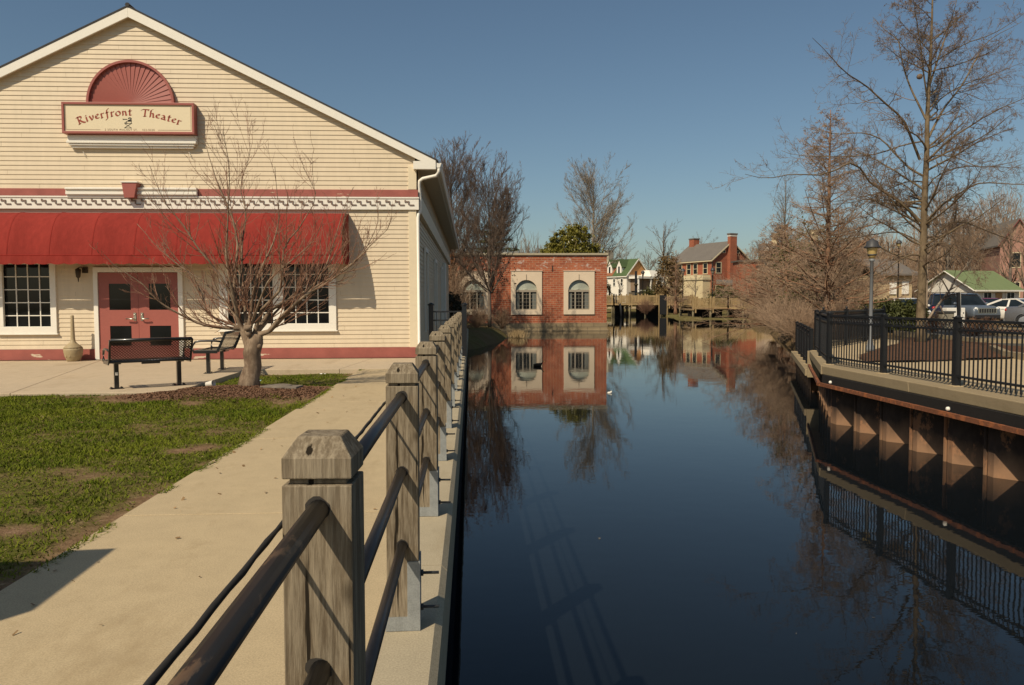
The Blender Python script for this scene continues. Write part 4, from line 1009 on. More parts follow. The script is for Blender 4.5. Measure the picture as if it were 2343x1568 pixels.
# promenade, mulch bed, road, kerb
MULCH2 = M('dark_mulch', (.125,.065,.038), 1.0, .5, 5, bump=.8, bscale=45, c2=(.20,.11,.065), spec=.1, dist=.03)
ASPH = M('asphalt', (.10,.092,.08), .95, .16, 1.2, bump=.3, bscale=160, spec=.15)
LINEP = M('road_paint', (.62,.58,.48), .8, .12, 8)
def sheet(name, pts, z, m, sub=None):
    b = MB(); b.extrude([(x,y,z-.10) for x,y in pts], (0,0,.10)); o = b.build(name, m); o['kind'] = 'structure'; return o
sheet('promenade', [(8.26,-7),(60,-7),(60,14),(20,16),(14.8,18.0),(14.8,27.0),(12.6,27.0),(9.9,21.9),(8.26,16.9)], 0.0, CONC_R)
bed = [(8.75,17.05),(9.6,16.85),(12.0,17.5),(13.4,17.9),(14.9,18.6),(15.9,21.5),(16.4,25.0),(16.0,27.5),(14.8,26.2),(13.4,23.9),(11.6,21.6),(9.6,18.9)]
gx = np.arange(8.5,16.8,.12); gy = np.arange(16.6,27.8,.12); X, Y = np.meshgrid(gx, gy, indexing='ij')
def inside(X, Y, poly):
    r = np.zeros(X.shape, bool); n = len(poly)
    for i in range(n):
        (x0,y0),(x1,y1) = poly[i], poly[(i+1)%n]
        c = ((y0 > Y) != (y1 > Y)) & (X < (x1-x0)*(Y-y0)/(y1-y0+1e-12)+x0); r ^= c
    return r
ins = inside(X, Y, bed); Z = .012+.05*fbm(X,Y,1.6,9); kf = ins[:-1,:-1] & ins[1:,1:]; idx = np.arange(X.size).reshape(X.shape)
struct('mulch_bed', MB().add(np.stack([X,Y,Z],-1).reshape(-1,3), np.stack([idx[:-1,:-1][kf], idx[1:,:-1][kf], idx[1:,1:][kf], idx[:-1,1:][kf]],-1), True), MULCH2)
sheet('parking_lot', [(16.6,24.0),(22,20.5),(80,18),(80,74),(43,74),(30,52),(21.5,36),(17.8,30)], .012, ASPH)
sheet('parking_island', [(20.2,29.0),(34,27.5),(34,31.5),(22,33.0)], .10, MULCH2)
b = MB()
for a, c in (((16.45,24.5),(21.9,20.9)),((14.3,20.7),(13.0,18.3)),((13.0,18.3),(12.6,16.2)),((16.45,24.5),(17.3,31)),((20.1,28.8),(34,27.3)),((20.1,28.8),(21.9,33.1)),((21.9,33.1),(34,31.6))):
    b.beam((*a,.05),(*c,.05),.16,.20)
struct('kerb', b, CONC_C)
b = MB()
for k in range(8): x = 23+k*2.8; b.beam((x,36.0,.014),(x+1.6,41,.014),.10,.006)
b.beam((18.0,27.2),(36,24.6),.1,.006) if False else b.add([(18,26.6,.0165),(36,24.2,.0165),(36,24.32,.0165),(18,26.72,.0165)],[(0,1,2,3)])
struct('road_marking', b, LINEP)

# ------------------------------------------------------------------ lamp posts
LAMPG = M('lamp_amber_glass', (.55,.40,.16), .25, .1, 8, spec=.5)
POLEG = M('grey_pole', (.19,.20,.21), .5, .1, 6, spec=.4)
def lamp_post(name, label, base, h, m, mg, group=None, s=1.0):
    t = thing(name, label, 'street lamp', base, 0, group); x, y, z = base
    b = MB(); b.lathe([(.11*s,z),(.11*s,z+.10*s),(.075*s,z+.22*s),(.055*s,z+.35*s),(.05*s,z+.5*s),(.042*s,z+h-.62*s),(.075*s,z+h-.6*s),(.05*s,z+h-.54*s)],(x,y,0),12); b.build('pole', m, t)
    b = MB(); b.lathe([(.055*s,z+h-.54*s),(.10*s,z+h-.47*s),(.135*s,z+h-.30*s),(.155*s,z+h-.25*s)],(x,y,0),12); b.build('globe', mg, t)
    b = MB(); b.lathe([(.205*s,z+h-.255*s),(.21*s,z+h-.235*s),(.16*s,z+h-.17*s),(.14*s,z+h-.08*s),(.05*s,z+h-.03*s),(.03*s,z+h)],(x,y,0),14); b.lathe([(.108*s,z+h-.465*s),(.115*s,z+h-.44*s),(.108*s,z+h-.42*s)],(x,y,0),12); b.build('hood', M('lamp_hood',(.05,.05,.052),.5,.2,6) if 'lamp_hood' not in bpy.data.materials else bpy.data.materials['lamp_hood'], t)
    return t
lamp_post('lamp_post', 'grey lamp post with amber glass lantern behind the black fence on the right', (10.75,20.5,0.0), 3.05, POLEG, LAMPG, s=1.0)
q = at(2053,690,52); lamp_post('lamp_post', 'dark lamp post rising behind the clipped hedge left of the oak', (float(q[0]),52,.1), 5.4, FENCE, LAMPG)

# hedge: leaf clumps through a clipped body
def leaf_mass(mb, n, fn, size, rng, flat=1.0):
    c = fn(n); n = len(c); a = rng.normal(size=(n,3)); a /= np.linalg.norm(a,axis=1,keepdims=True); b_ = rng.normal(size=(n,3)); b_ -= (a*b_).sum(1,keepdims=True)*a; b_ /= np.linalg.norm(b_,axis=1,keepdims=True)
    s = rng.uniform(.6,1.3,(n,1))*size
    V = np.stack([c-a*s, c+b_*s*.45, c+a*s, c-b_*s*.45],1).reshape(-1,3); mb.add(V, np.arange(4*n).reshape(n,4))
rng = np.random.default_rng(5)
def clumpy(center, rad_, K, sub, rng, lo=.45, squash=1.0):
    """points in clumps on and inside an ellipsoid"""
    center = np.array(center, float); rad_ = np.array(rad_, float)
    def fn(n):
        d_ = rng.normal(size=(K,3)); d_ /= np.linalg.norm(d_,axis=1,keepdims=True); cc = d_*rng.uniform(lo,1,(K,1))**.6
        w_ = rng.integers(0,K,n); o = rng.normal(size=(n,3))*sub*rng.uniform(.5,1.2,(K,1))[w_]
        return center+rad_*(cc[w_]+o)
    return fn
HEDGE = leafy('hedge_leaf', (.045,.055,.014), (.10,.105,.03))
hp = thing('hedge', 'clipped dark green hedge behind the fence left of the oak trunk', 'hedge', (18.4,33.5,0))
b = MB()
for k in range(5): leaf_mass(b, 3600, clumpy((17.35+k*.55,33.9-k*.1,.62),(.62,.7,.74),46,.15,rng), .075, rng)
b.build('foliage', HEDGE, hp); b = MB()
for k in range(5): b = MB(); b.tube([(17.4+k*.52,33.8,-.1),(17.5+k*.5,33.8,.9)], .03, 5); b.build('stem', BARKC, hp)

# ------------------------------------------------------------------ oak
BARKO = bark('oak_bark', (.135,.095,.055), (.27,.205,.125), 9); TWIGO = M('oak_twig', (.21,.145,.095), .8, .25, 3); LIMBO = BARKO
rng = np.random.default_rng(23); YO = 24.7
def c6(x, y): return ((2800+x*.7652)/1.6532, y*.7652/1.6532)
base = at(2106,786,YO)
tr = np.array([at(2106,790,YO), at(2105,745,YO), at(*c6(900,1330),YO), at(*c6(905,1150),YO), at(*c6(910,950),YO), at(*c6(920,760),YO), at(*c6(922,600),YO), at(*c6(930,440),YO), at(*c6(938,300),YO), at(*c6(945,120),YO), at(*c6(950,-60),YO), at(*c6(955,-200),YO)])
tr = resample(tr, 24); trr = np.interp(np.linspace(0,1,24), [0,.04,.2,.45,.7,1], [.22,.15,.125,.088,.055,.010])
OL = [([(880,1100),(800,1010),(640,900),(560,800),(420,860),(250,865),(130,880),(35,855)], -.6, .058),
 ([(900,870),(830,830),(760,760),(690,690),(600,660),(480,660),(350,640)], .5, .05),
 ([(885,790),(845,690),(800,590),(690,490),(600,410),(520,360),(430,265),(350,180)], -.5, .06),
 ([(915,590),(870,500),(840,440),(790,310),(765,210),(700,160),(630,90)], .4, .05),
 ([(930,790),(1000,720),(1080,660),(1200,590),(1330,530),(1480,480)], -.5, .05),
 ([(930,680),(965,610),(1010,530),(1090,430),(1150,320),(1220,210),(1390,120)], .5, .055),
 ([(920,1095),(960,1050),(1010,1000),(1100,940),(1190,900),(1400,905),(1500,890)], -.7, .055),
 ([(920,1220),(960,1170),(1010,1120),(1100,1100),(1260,1160),(1390,1200),(1480,1230)], .6, .045),
 ([(895,1100),(800,1000),(740,960),(660,900),(600,850)], .8, .045),
 ([(885,1110),(800,1060),(700,1010),(640,985),(560,1000),(440,1020)], -.9, .035),
 ([(935,420),(965,330),(1000,230),(1035,130),(1060,60),(1085,-60)], .3, .045),
 ([(925,500),(905,370),(890,250),(870,120),(850,0),(840,-90)], -.3, .04),
 ([(890,1265),(840,1260),(790,1280),(700,1335),(600,1360),(480,1330)], -.3, .035),
 ([(905,960),(960,880),(1080,830),(1250,830),(1400,830)], .9, .035),
 ([(915,800),(960,770),(1060,780),(1200,830),(1380,800)], -.9, .03),
 ([(930,560),(1000,480),(1110,420),(1250,370),(1390,320)], .8, .035),
 ([(935,330),(1000,280),(1120,210),(1250,160),(1400,60)], -.6, .03),
 ([(890,1200),(780,1150),(650,1160),(520,1180),(380,1160),(240,1140)], .6, .03),
 ([(900,1240),(990,1200),(1100,1260),(1200,1290)], -1.0, .03),
 ([(905,900),(820,900),(700,950),(560,980),(420,1000)], 1.2, .03),
 ([(900,700),(800,720),(650,770),(480,780),(300,780),(210,755)], 1.0, .035)]
LP = []; LR = []
for pts, dy, r0 in OL:
    q = np.array([at(*c6(x, y), YO+dy*4.0*(i/(len(pts)-1))**1.2) for i, (x, y) in enumerate(pts)]); q = resample(q, 14); q += np.cumsum(rng.normal(0,.015,q.shape),axis=0)*np.linspace(0,1,14)[:,None]
    LP.append(q); LR.append(np.linspace(r0*.74,.006,14))
LP = np.array(LP); LR = np.array(LR)
x1 = sprout(tr[None], trr[None], 48, rng, (.2,.97), .36, .72, 1.15, .25, 12, .42, .15, .10, rmin=.012, rmax=.036)
LP2 = np.concatenate([resample(p, 14)[None] for p in x1[0]]); LR2 = np.linspace(1,.2,14)[None]*x1[1][:, :1]
AP = np.concatenate([LP, LP2]); AR = np.concatenate([LR, LR2])
s1 = sprout(AP, AR, 20, rng, (.15,.98), .32, .45, .85, .12, 8, .5, .3, .16, rmin=.0055, rmax=.016)
s2 = sprout(s1[0], s1[1], 9, rng, (.12,1), .42, .4, .8, .05, 5, .6, .5, .15, rmin=.0038)
s3 = sprout(s2[0], s2[1], 5, rng, (.15,1), .48, .3, .75, .05, 4, .7, .7, .15, rmin=.0033)
ok = tree('oak_tree', 'large bare oak with long horizontal limbs rising behind the black fence on the right', (base[0],YO,0), [(tr[None], trr[None]), (LP, LR), (LP2, LR2)], [s1, s2, s3], BARKO, TWIGO, sides=(7,3))
b = MB(); b.ball(at(*c6(885,380),YO-.3), (.10,.10,.09), 8); b.build('nest', TWIGO, ok)

# young tree and shrubs in front of the cars
TWIGB = M('brown_twig', (.19,.115,.07), .85, .3, 2.0)
def small_tree(name, label, base, h, rng, nprim=16, r=.05, spread=.55, mt=None, mc=None, cat='tree', group=None, t0=.25, ang=.7, trop=.45, lv=(7,5), forks=None):
    P = trunk_line(base, h, rng, 12, .02)[None]; R = np.linspace(r, r*.12, 12)[None]
    p1 = sprout(P, R, nprim, rng, (t0,.97), spread, .55, ang, trop, 9, .55, .2, .09, rmin=.006)
    p2 = sprout(*p1, lv[0], rng, (.15,1), .42, .4, .65, .2, 6, .55, .4, .12, rmin=.005)
    p3 = sprout(*p2, lv[1], rng, (.15,1), .48, .3, .65, .1, 4, .65, .6, .14, rmin=.004)
    return tree(name, label, base, [(P, R), p1], [p2, p3], mt or BARKO, mc or TWIGB, cat, group, sides=(6,3))
rng = np.random.default_rng(31); YY = 30.5
fk = [([(2116,742),(2140,705),(2172,665),(2185,640),(2205,615),(2225,590)], .052),([(2172,672),(2160,650),(2150,635),(2140,622),(2128,612)], .032),([(2172,665),(2190,655),(2215,646)], .02),([(2150,700),(2157,716),(2166,726),(2163,742)], .03)]
LP = np.array([resample(np.array([at(x,y,YY) for x,y in p]), 10) for p, _ in fk]); LR = np.array([np.linspace(r,r*.3,10) for _, r in fk])
p2 = sprout(LP[:3], LR[:3], 12, rng, (.3,1), .5, .4, .7, .2, 7, .5, .3, .12, rmin=.006); p3 = sprout(*p2, 6, rng, (.15,1), .45, .3, .7, .1, 5, .6, .5, .14, rmin=.0045)
tree('crape_tree', 'small pale forked tree leaning right in front of the parked cars', (LP[0][0][0],YY,0), [(LP, LR)], [p2, p3], bark('pale_bark',(.30,.22,.15),(.42,.33,.25),8), TWIGB)
rng = np.random.default_rng(32)
q = at(2118,742,34); small_tree('sapling', 'thin pale sapling between the oak trunk and the grey utility box', (float(q[0]),34,0), 4.4, rng, 10, .06, .4, bpy.data.materials['pale_bark'], TWIGB)
def shrub(label, base, w_, h, rng, n=60, m=None, group=None, name='bare_shrub'):
    base = np.array(base, float); a = rng.uniform(0,2*math.pi,n); s = rng.uniform(.1,1,n); k = 7; t_ = np.linspace(0,1,k)
    d_ = np.stack([np.cos(a)*s*w_, np.sin(a)*s*w_], 1); P = np.zeros((n,k,3)); 
    P[:,:,:2] = base[:2]+.12*d_[:,None,:]+d_[:,None,:]*(t_**1.3)[None,:,None]; P[:,:,2] = base[2]+(h*(1-.45*s**2)*rng.uniform(.7,1.05,n))[:,None]*t_[None]
    P += np.cumsum(rng.normal(0,.02*h/k,P.shape),1); R = np.linspace(.012,.005,k)[None]*np.ones((n,1))
    p2 = sprout(P, R, 9, rng, (.2,1), .4, .3, .6, .3, 5, .8, .5, .14, rmin=.0045); p3 = sprout(*p2, 3, rng, (.2,1), .5, .3, .7, .1, 4, .8, .6, .14, rmin=.004)
    return tree(name, label, tuple(base), [(P, R)], [p2, p3], m or TWIGB, m or TWIGB, 'shrub', group, sides=(4,3))
q = at(2238,755,29); shrub('low reddish bare shrub in front of the parked silver off-roader', (float(q[0]),29.3,0), 1.1, .72, rng, 60, M('red_twig',(.22,.12,.075),.8,.25,3))
q = at(2150,745,31.5); shrub('low bare shrub between the leaning tree and the grey utility box', (float(q[0]),32,0), .7, .8, rng, 50, bpy.data.materials['red_twig'])

# utility box, white panel and post seen edge-on
b = MB(); q = at(2162,725,36); x = float(q[0])
ub = thing('utility_box', 'grey utility cabinet with dark flat lid among the shrubs before the cars', 'cabinet', (x,36,0))
b.box(x-.28,x+.28,35.75,36.25,0,.78); b.build('body', M('utility_grey',(.26,.23,.17),.7,.1,4), ub, bevel=.02); b = MB(); b.box(x-.33,x+.33,35.7,36.3,.782,.87); b.build('lid', M('utility_lid',(.07,.07,.065),.6,.1,4), ub, bevel=.02)
q = at(2186,715,37.5); x = float(q[0]); b = MB(); wb = thing('white_cabinet', 'plain white electrical cabinet standing before the silver off-roader', 'cabinet', (x,37.6,0))
b.box(x-.46,x+.48,37.5,37.9,0,1.0); b.build('body', WHITE, wb, bevel=.02); b = MB(); b.box(x+.36,x+.41,37.485,37.4985,.72,.78); b.build('latch', FENCE, wb)
q = at(2194,770,22.6); x = float(q[0]); t = thing('sign_post', 'dark post carrying a narrow white board seen nearly edge-on above the fence', 'sign', (x,22.6,0))
b = MB(); b.lathe([(.10,0),(.10,.05),(.05,.12),(.04,.3)],(x,22.6,0),10); b.beam((x,22.6,.3),(x-.07,22.6,1.62),.075,.075,(0,1,0)); b.build('post', FENCE, t)
b = MB(); b.extrude([(x-.005,22.56,1.02),(x+.075,22.66,1.02),(x+.055,22.66,1.63),(x-.02,22.56,1.63)],(0,.02,0)); b.build('board', WHITE, t)

# ------------------------------------------------------------------ cars
TYRE = M('tyre_rubber', (.02,.02,.02), .9, .2, 12); RIM = M('alloy_rim', (.55,.55,.56), .35, .1, 6, metal=.8)
CARGL = glass('car_glass', (.012,.016,.017), .05, .6); PLAST = M('black_plastic', (.02,.02,.022), .6, .15, 10)
CHROME = M('chrome', (.7,.68,.62), .2, .05, 4, metal=1.0); LENS = M('lamp_lens', (.75,.75,.72), .15, .05, 6, spec=.6); REDL = M('tail_lens', (.45,.02,.015), .25, .1, 6); AMB = M('amber_lens', (.7,.22,.02), .3, .1, 6)
def make_car(label, loc, rz, col, kind, name='parked_car', group='cars parked in the lot'):
    """x forward; lower body lofted from stations, glasshouse above, wheels at the corners"""
    t = thing(name, label, {'suv':'car','van':'van'}.get(kind,'car'), loc, rz, group)
    D = {'suv':   dict(L=4.4,W=.90,top=[(-2.2,.86,.80),(-2.12,1.02,.88),(-1.2,1.05,.90),(.75,1.06,.90),(1.0,1.05,.89),(1.9,1.0,.86),(2.12,.93,.84),(2.2,.72,.80)], cab=[(-2.1,1.03),(-1.9,1.70),(.32,1.72),(.98,1.05)], wr=.36, zb=.30),
         'coupe': dict(L=4.4,W=.86,top=[(-2.2,.72,.70),(-2.1,.98,.78),(-1.3,1.0,.86),(.6,.92,.86),(1.1,.90,.84),(1.9,.78,.78),(2.2,.62,.66)], cab=[(-1.75,.98),(-.75,1.38),(.05,1.40),(1.05,.90)], wr=.32, zb=.20),
         'sedan': dict(L=4.7,W=.89,top=[(-2.35,.74,.74),(-2.28,1.0,.80),(-1.5,1.02,.88),(.7,.95,.89),(1.2,.94,.87),(2.05,.82,.82),(2.35,.64,.70)], cab=[(-1.75,1.0),(-1.0,1.42),(.1,1.45),(1.15,.94)], wr=.32, zb=.20),
         'van':   dict(L=4.9,W=.98,top=[(-2.45,1.1,.92),(-2.4,1.15,.96),(1.2,1.15,.97),(1.7,1.08,.95),(2.3,.95,.90),(2.45,.7,.86)], cab=[(-2.4,1.13),(-2.3,1.92),(.75,1.94),(1.65,1.08)], wr=.35, zb=.28)}[kind]
    top, cab, wr, zb, W = D['top'], D['cab'], D['wr'], D['zb'], D['W']
    b = MB(); rows = []
    for x, z, w_ in top:
        s = [(w_*.9,zb),(w_,zb+.14),(w_*1.01,(zb+z)/2),(w_*.985,z-.10),(w_*.90,z-.01),(w_*.45,z+.02)]
        rows.append([(x,y,zz) for y,zz in s]+[(x,-y,zz) for y,zz in s[::-1]])
    V = np.array(rows); k = V.shape[1]; n = len(rows); idx = np.arange(n*k).reshape(n,k)
    a = idx[:-1]; c = idx[1:]; b.add(V.reshape(-1,3), np.stack([a, c, np.roll(c,-1,1), np.roll(a,-1,1)],-1).reshape(-1,4), True)
    base_ = b.n-n*k; b.f.append((idx[0][None]+base_, False, 0)); b.f.append((idx[-1][::-1][None]+base_, False, 0))
    bd = b.build('body', col, t, world=False)
    # glasshouse
    wt = W*.74; wb = W*.93; (x0,z0),(x1,z1),(x2,z2),(x3,z3) = cab
    P = {'rb':(x0,wb*.95,z0),'rt':(x1,wt,z1),'ft':(x2,wt,z2),'fb':(x3,wb*.97,z3)}; mir = lambda p: (p[0],-p[1],p[2])
    L_ = [P['rb'],P['rt'],P['ft'],P['fb']]; V = L_+[mir(p) for p in L_]
    b = MB(); b.add(V, [(0,3,2,1),(4,5,6,7),(0,1,5,4),(2,3,7,6),(1,2,6,5)]); b.build('windows', CARGL, t, world=False)
    b = MB()
    for s in (1,-1):
        f = (lambda p: p) if s > 0 else mir
        b.beam(f(P['rb']), f(P['rt']), .10 if kind != 'van' else .16, .05, (0,1,0)); b.beam(f(P['ft']), f(P['fb']), .07, .05, (0,1,0)); b.beam(f(P['rt']), f(P['ft']), .07, .06)
        xm = (x1*.45+x2*.55); bt = (xm-.03, wb*s*.985, (z0+z3)/2); tt_ = (xm, wt*s, (z1+z2)/2); b.beam(bt, tt_, .10, .04, (0,1,0))
        if kind in ('suv','van'): xm = x1*.8+x2*.2; b.beam((xm-.1,wb*s*.985,z0), (xm,wt*s,z1), .12, .04, (0,1,0))
    zr_ = [(x1-.06,z1-.02,wt*.95),(x1+.12,z1+.035,wt),((x1+x2)/2,z1+.06,wt),(x2-.12,z2+.03,wt),(x2+.08,z2-.03,wt*.95)]
    V = []
    for x,z,w_ in zr_: V += [(x,w_,z-.02),(x,w_*.6,z+.01),(x,-w_*.6,z+.01),(x,-w_,z-.02)]
    idx = np.arange(20).reshape(5,4); b.add(V, np.stack([idx[:-1,:-1],idx[:-1,1:],idx[1:,1:],idx[1:,:-1]],-1).reshape(-1,4)[:, ::-1], True)
    b.build('roof', col, t, world=False)
    if kind == 'suv':
        for s in (1,-1): b = MB(); b.tube([(x1+.1,s*wt*.9,z1+.03),(x1+.2,s*wt*.9,z1+.11),(x2-.3,s*wt*.9,z2+.11),(x2-.2,s*wt*.9,z2+.03)], .022, 6); b.build('roof_rack', PLAST, t, world=False)
    wx = D['L']*.5-.85
    for sx in (1,-1):
        for s in (1,-1):
            b = MB(); pr_ = [(wr*.6,-.10),(wr*.97,-.10),(wr,-.06),(wr,.06),(wr*.97,.10),(wr*.62,.10)]
            b.lathe([(r_,h_) for r_,h_ in pr_],(0,0,0),20); Rm = np.array(Matrix.Rotation(rad(90),3,'X')); pos = np.array([sx*wx, s*(W-.08), wr]); b.xform(lambda v: v@Rm.T+pos)
            wl = b.build('wheel', TYRE, t, world=False)
            b = MB(); b.lathe([(.04,.085),(wr*.25,.09),(wr*.62,.095),(wr*.66,.104),(wr*.60,.108)],(0,0,0),20); sg_ = -1 if s > 0 else 1
            for q in range(5): a_ = q*2*math.pi/5; b.obox((wr*.35*math.cos(a_), wr*.35*math.sin(a_), .104),(wr*.28*math.cos(a_),wr*.28*math.sin(a_),0),(-.03*math.sin(a_),.03*math.cos(a_),0),(0,0,.012))
            b.xform(lambda v: (v*np.array([1,1,-sg_]))@Rm.T*np.array([1,1,1])+pos if False else np.stack([v[:,0]+pos[0], pos[1]+s*v[:,2], v[:,1]+pos[2]],1)); b.build('rim', RIM, wl, world=False)
            b = MB(); th_ = np.linspace(-.15, math.pi+.15, 15); xa = sx*wx
            b.tube([(xa+(wr+.05)*math.cos(a), s*(W+.0), wr+(wr+.05)*math.sin(a)) for a in th_], .03, 6); b.build('wheel_arch', PLAST if kind == 'suv' else col, t, world=False)
    xf = D['L']/2; zt_ = top[-1][1]
    for s in (1,-1):
        b = MB(); b.ball((xf-.12, s*W*.72, zt_+.04 if kind != 'suv' else .86), (.10,.14,.085), 10); b.build('headlight', LENS, t, world=False)
        b = MB(); b.ball((-xf+.06, s*W*.78, top[1][1]-.14), (.07,.13,.09), 10); b.build('taillight', REDL, t, world=False)
        b = MB(); b.ball((x3-.22, s*(W+.09), z3+.10), (.07,.11,.075), 10); b.build('mirror', col, t, world=False)
        b = MB(); b.ball((xf-.10, s*W*.82, zb+.30), (.05,.09,.04), 8); b.build('indicator', AMB, t, world=False)
    b = MB(); b.box(xf-.10,xf+.05,-W*.86,W*.86,zb-.02,zb+.20); b.build('front_bumper', PLAST if kind == 'suv' else col, t, world=False, bevel=.03)
    b = MB(); b.box(-xf-.05,-xf+.10,-W*.86,W*.86,zb-.02,zb+.22); b.build('rear_bumper', PLAST if kind == 'suv' else col, t, world=False, bevel=.03)
    b = MB()
    if kind == 'suv':
        for q in range(7): y = (q-3)*.15; b.box(xf-.06,xf+.02,y-.045,y+.045,.62,.84)
        g = b.build('grille', PLAST, t, world=False); b = MB(); b.box(xf-.08,xf+.005,-.58,.58,.585,.885); b.build('grille_frame', CHROME, g, world=False)
    else: b.box(xf-.05,xf+.015,-.45,.45,zb+.26,zb+.36); b.build('grille', PLAST, t, world=False)
    if kind == 'coupe': b = MB(); b.box(-2.14,-1.92,-.70,.70,1.06,1.09); b.box(-2.05,-1.98,-.55,-.50,.97,1.07); b.box(-2.05,-1.98,.50,.55,.97,1.07); b.build('spoiler', col, t, world=False)
    for s in (1,-1): b = MB(); b.box(xm-.35,xm-.18,s*(W+.004)-.015,s*(W+.004)+.015,top[2][1]-.18,top[2][1]-.15); b.build('door_handle', col if kind != 'suv' else PLAST, t, world=False)
    return t
def car_at(px, py, Y): q = at(px, py, Y); return (float(q[0]), Y, .03)
make_car('silver-blue off-roader with slotted grille and roof rack facing the camera', car_at(2200,735,45.5), rad(-88), paint('silver_blue',(.095,.115,.14),.35), 'suv')
make_car('white two-door coupe with rear spoiler parked beside the silver off-roader', car_at(2335,735,43.5), rad(-64), paint('white_paint',(.78,.74,.66),.3), 'coupe')
make_car('dark grey sedan nearest the fence at the right edge of the picture', car_at(2432,760,36.5), rad(-47), paint('dark_grey',(.12,.12,.125),.3), 'sedan')
make_car('dark red car parked between the silver off-roader and the white coupe', car_at(2262,725,52), rad(-92), paint('dark_red',(.20,.012,.02),.3), 'sedan')
make_car('blue car with red tail lamp parked behind the pale sapling', car_at(2140,732,48), rad(74), paint('deep_blue',(.012,.016,.04),.3), 'suv')
make_car('white car showing only its roof above the clipped hedge', car_at(2070,725,45.0), rad(-105), bpy.data.materials['white_paint'], 'sedan')

# ------------------------------------------------------------------ cypresses and shrubs on the right bank
CYB = bark('cypress_bark', (.24,.125,.07), (.36,.21,.125), 6); CYT = M('cypress_twig', (.37,.25,.16), .9, .3, 1.2, c2=(.46,.325,.22))
CYT2 = M('cypress_twig_dark', (.31,.205,.13), .9, .3, 1.2)
def cypress(label, base, h, r0, spread, rng, nprim=70, lv=(9,7), name='bald_cypress', mc=None, trop=.15, t0=.06, flat=.25, group=None, ang=1.25, fall=.86, rm=.006):
    P = trunk_line(base, h, rng, 16, .006)[None]; R = (np.linspace(1,.04,16)**1.1*r0+.012)[None]; R[0,0] *= 1.5
    p1 = sprout(P, R, nprim, rng, (t0,.97), 1, fall, ang, trop, 9, .35, .2, .05, flat, rmin=.012, absL=spread, rmax=.045)
    p2 = sprout(*p1, lv[0], rng, (.12,1), .36, .45, .8, .05, 5, .45, .4, .12, .5, rmin=.0075)
    p3 = sprout(*p2, lv[1], rng, (.1,1), .5, .35, .8, .0, 4, .6, .7, .12, rmin=rm)
    return tree(name, label, base, [(P, R), p1], [p2, p3], CYB, mc or CYT, 'tree', group, sides=(6,3))
rng = np.random.default_rng(41)
cypress('tall conical bald cypress with reddish twigs behind the grey lamp post', (16.3,35,-.1), 10.1, .17, 4.9, rng, 130, (10,9))
cypress('bald cypress leaning its brown twigs over the water left of the tall conical one', (18.7,45.5,-.4), 6.2, .16, 6.4, rng, 115, (10,9), trop=-.12, rm=.007, t0=.02)
cypress('brown leafless cypress at the water edge below the slender pale tree', (22.6,56,-.4), 7.4, .16, 6.0, rng, 90, (11,9), mc=CYT2, rm=.009)
cypress('russet leafless cypress between the tall cypress and the big oak', (22.5,47,-.1), 7.2, .16, 5.2, rng, 90, (11,9), rm=.008)
cypress('russet leafless cypress screening the long pale house on the right bank', (29.5,72,-.2), 8.4, .16, 5.6, rng, 80, (10,8), mc=CYT2, rm=.011)
q = at(1795,640,75); small_tree('slender_tree', 'slender pale tree with upswept branches above the cypress thicket', (float(q[0]),75,.1), 13.0, rng, 46, .13, .34, BARKO, M('grey_twig',(.20,.16,.125),.85,.2,2), ang=.5, trop=.6, t0=.3)
YEW = leafy('yew_leaf', (.05,.05,.012), (.11,.10,.03))
def bush(name, label, c, r, n, size, m, rng, K=60, group=None, cat='shrub'):
    t = thing(name, label, cat, (c[0],c[1],c[2]-r[2]), 0, group); b = MB(); leaf_mass(b, n, clumpy(c, r, K, .16, rng), size, rng); b.build('foliage', m, t)
    b = MB(); 
    for k in range(5): a = k*1.3; b.tube([(c[0]+.1*math.cos(a),c[1]+.1*math.sin(a),c[2]-r[2]),(c[0]+.4*r[0]*math.cos(a),c[1]+.4*r[1]*math.sin(a),c[2])], .04, 5)
    b.build('stem', BARKO, t); return t
rng = np.random.default_rng(43)
bush('evergreen_shrub', 'olive evergreen shrub showing through the twigs of the tall cypress', (17.0,38.0,2.6), (1.9,1.6,2.7), 1700, .09, YEW, rng)
for i, (x, y, s, lb) in enumerate(((13.3,30.3,.7,'low brown thicket at the water just beyond the lower black fence'),(13.6,31.8,.9,'low brown thicket at the water, second beyond the lower black fence'),(14.5,34.0,1.0,'brown thicket hanging over the water left of the tall cypress foot'),(15.4,36.8,1.1,'brown thicket at the water behind the tall cypress foot'),(15.6,32.0,1.0,'low brown thicket at the foot of the tall cypress, right'),(16.4,40.3,1.2,'tangled brown thicket on the bank under the leaning cypress'),(19.4,49.5,1.5,'tangled brown thicket at the waterline beyond the leaning cypress'),(17.7,44.8,1.3,'tangled brown thicket at the water, nearest the leaning cypress'),(26,66,2.0,'broad brown thicket at the waterline before the boardwalk'))):
    shrub(lb, (x,y,-.3), 1.5*s, 1.7*s, rng, 90, CYT if i % 2 else CYT2, 'brown thickets on the right bank', 'thicket')

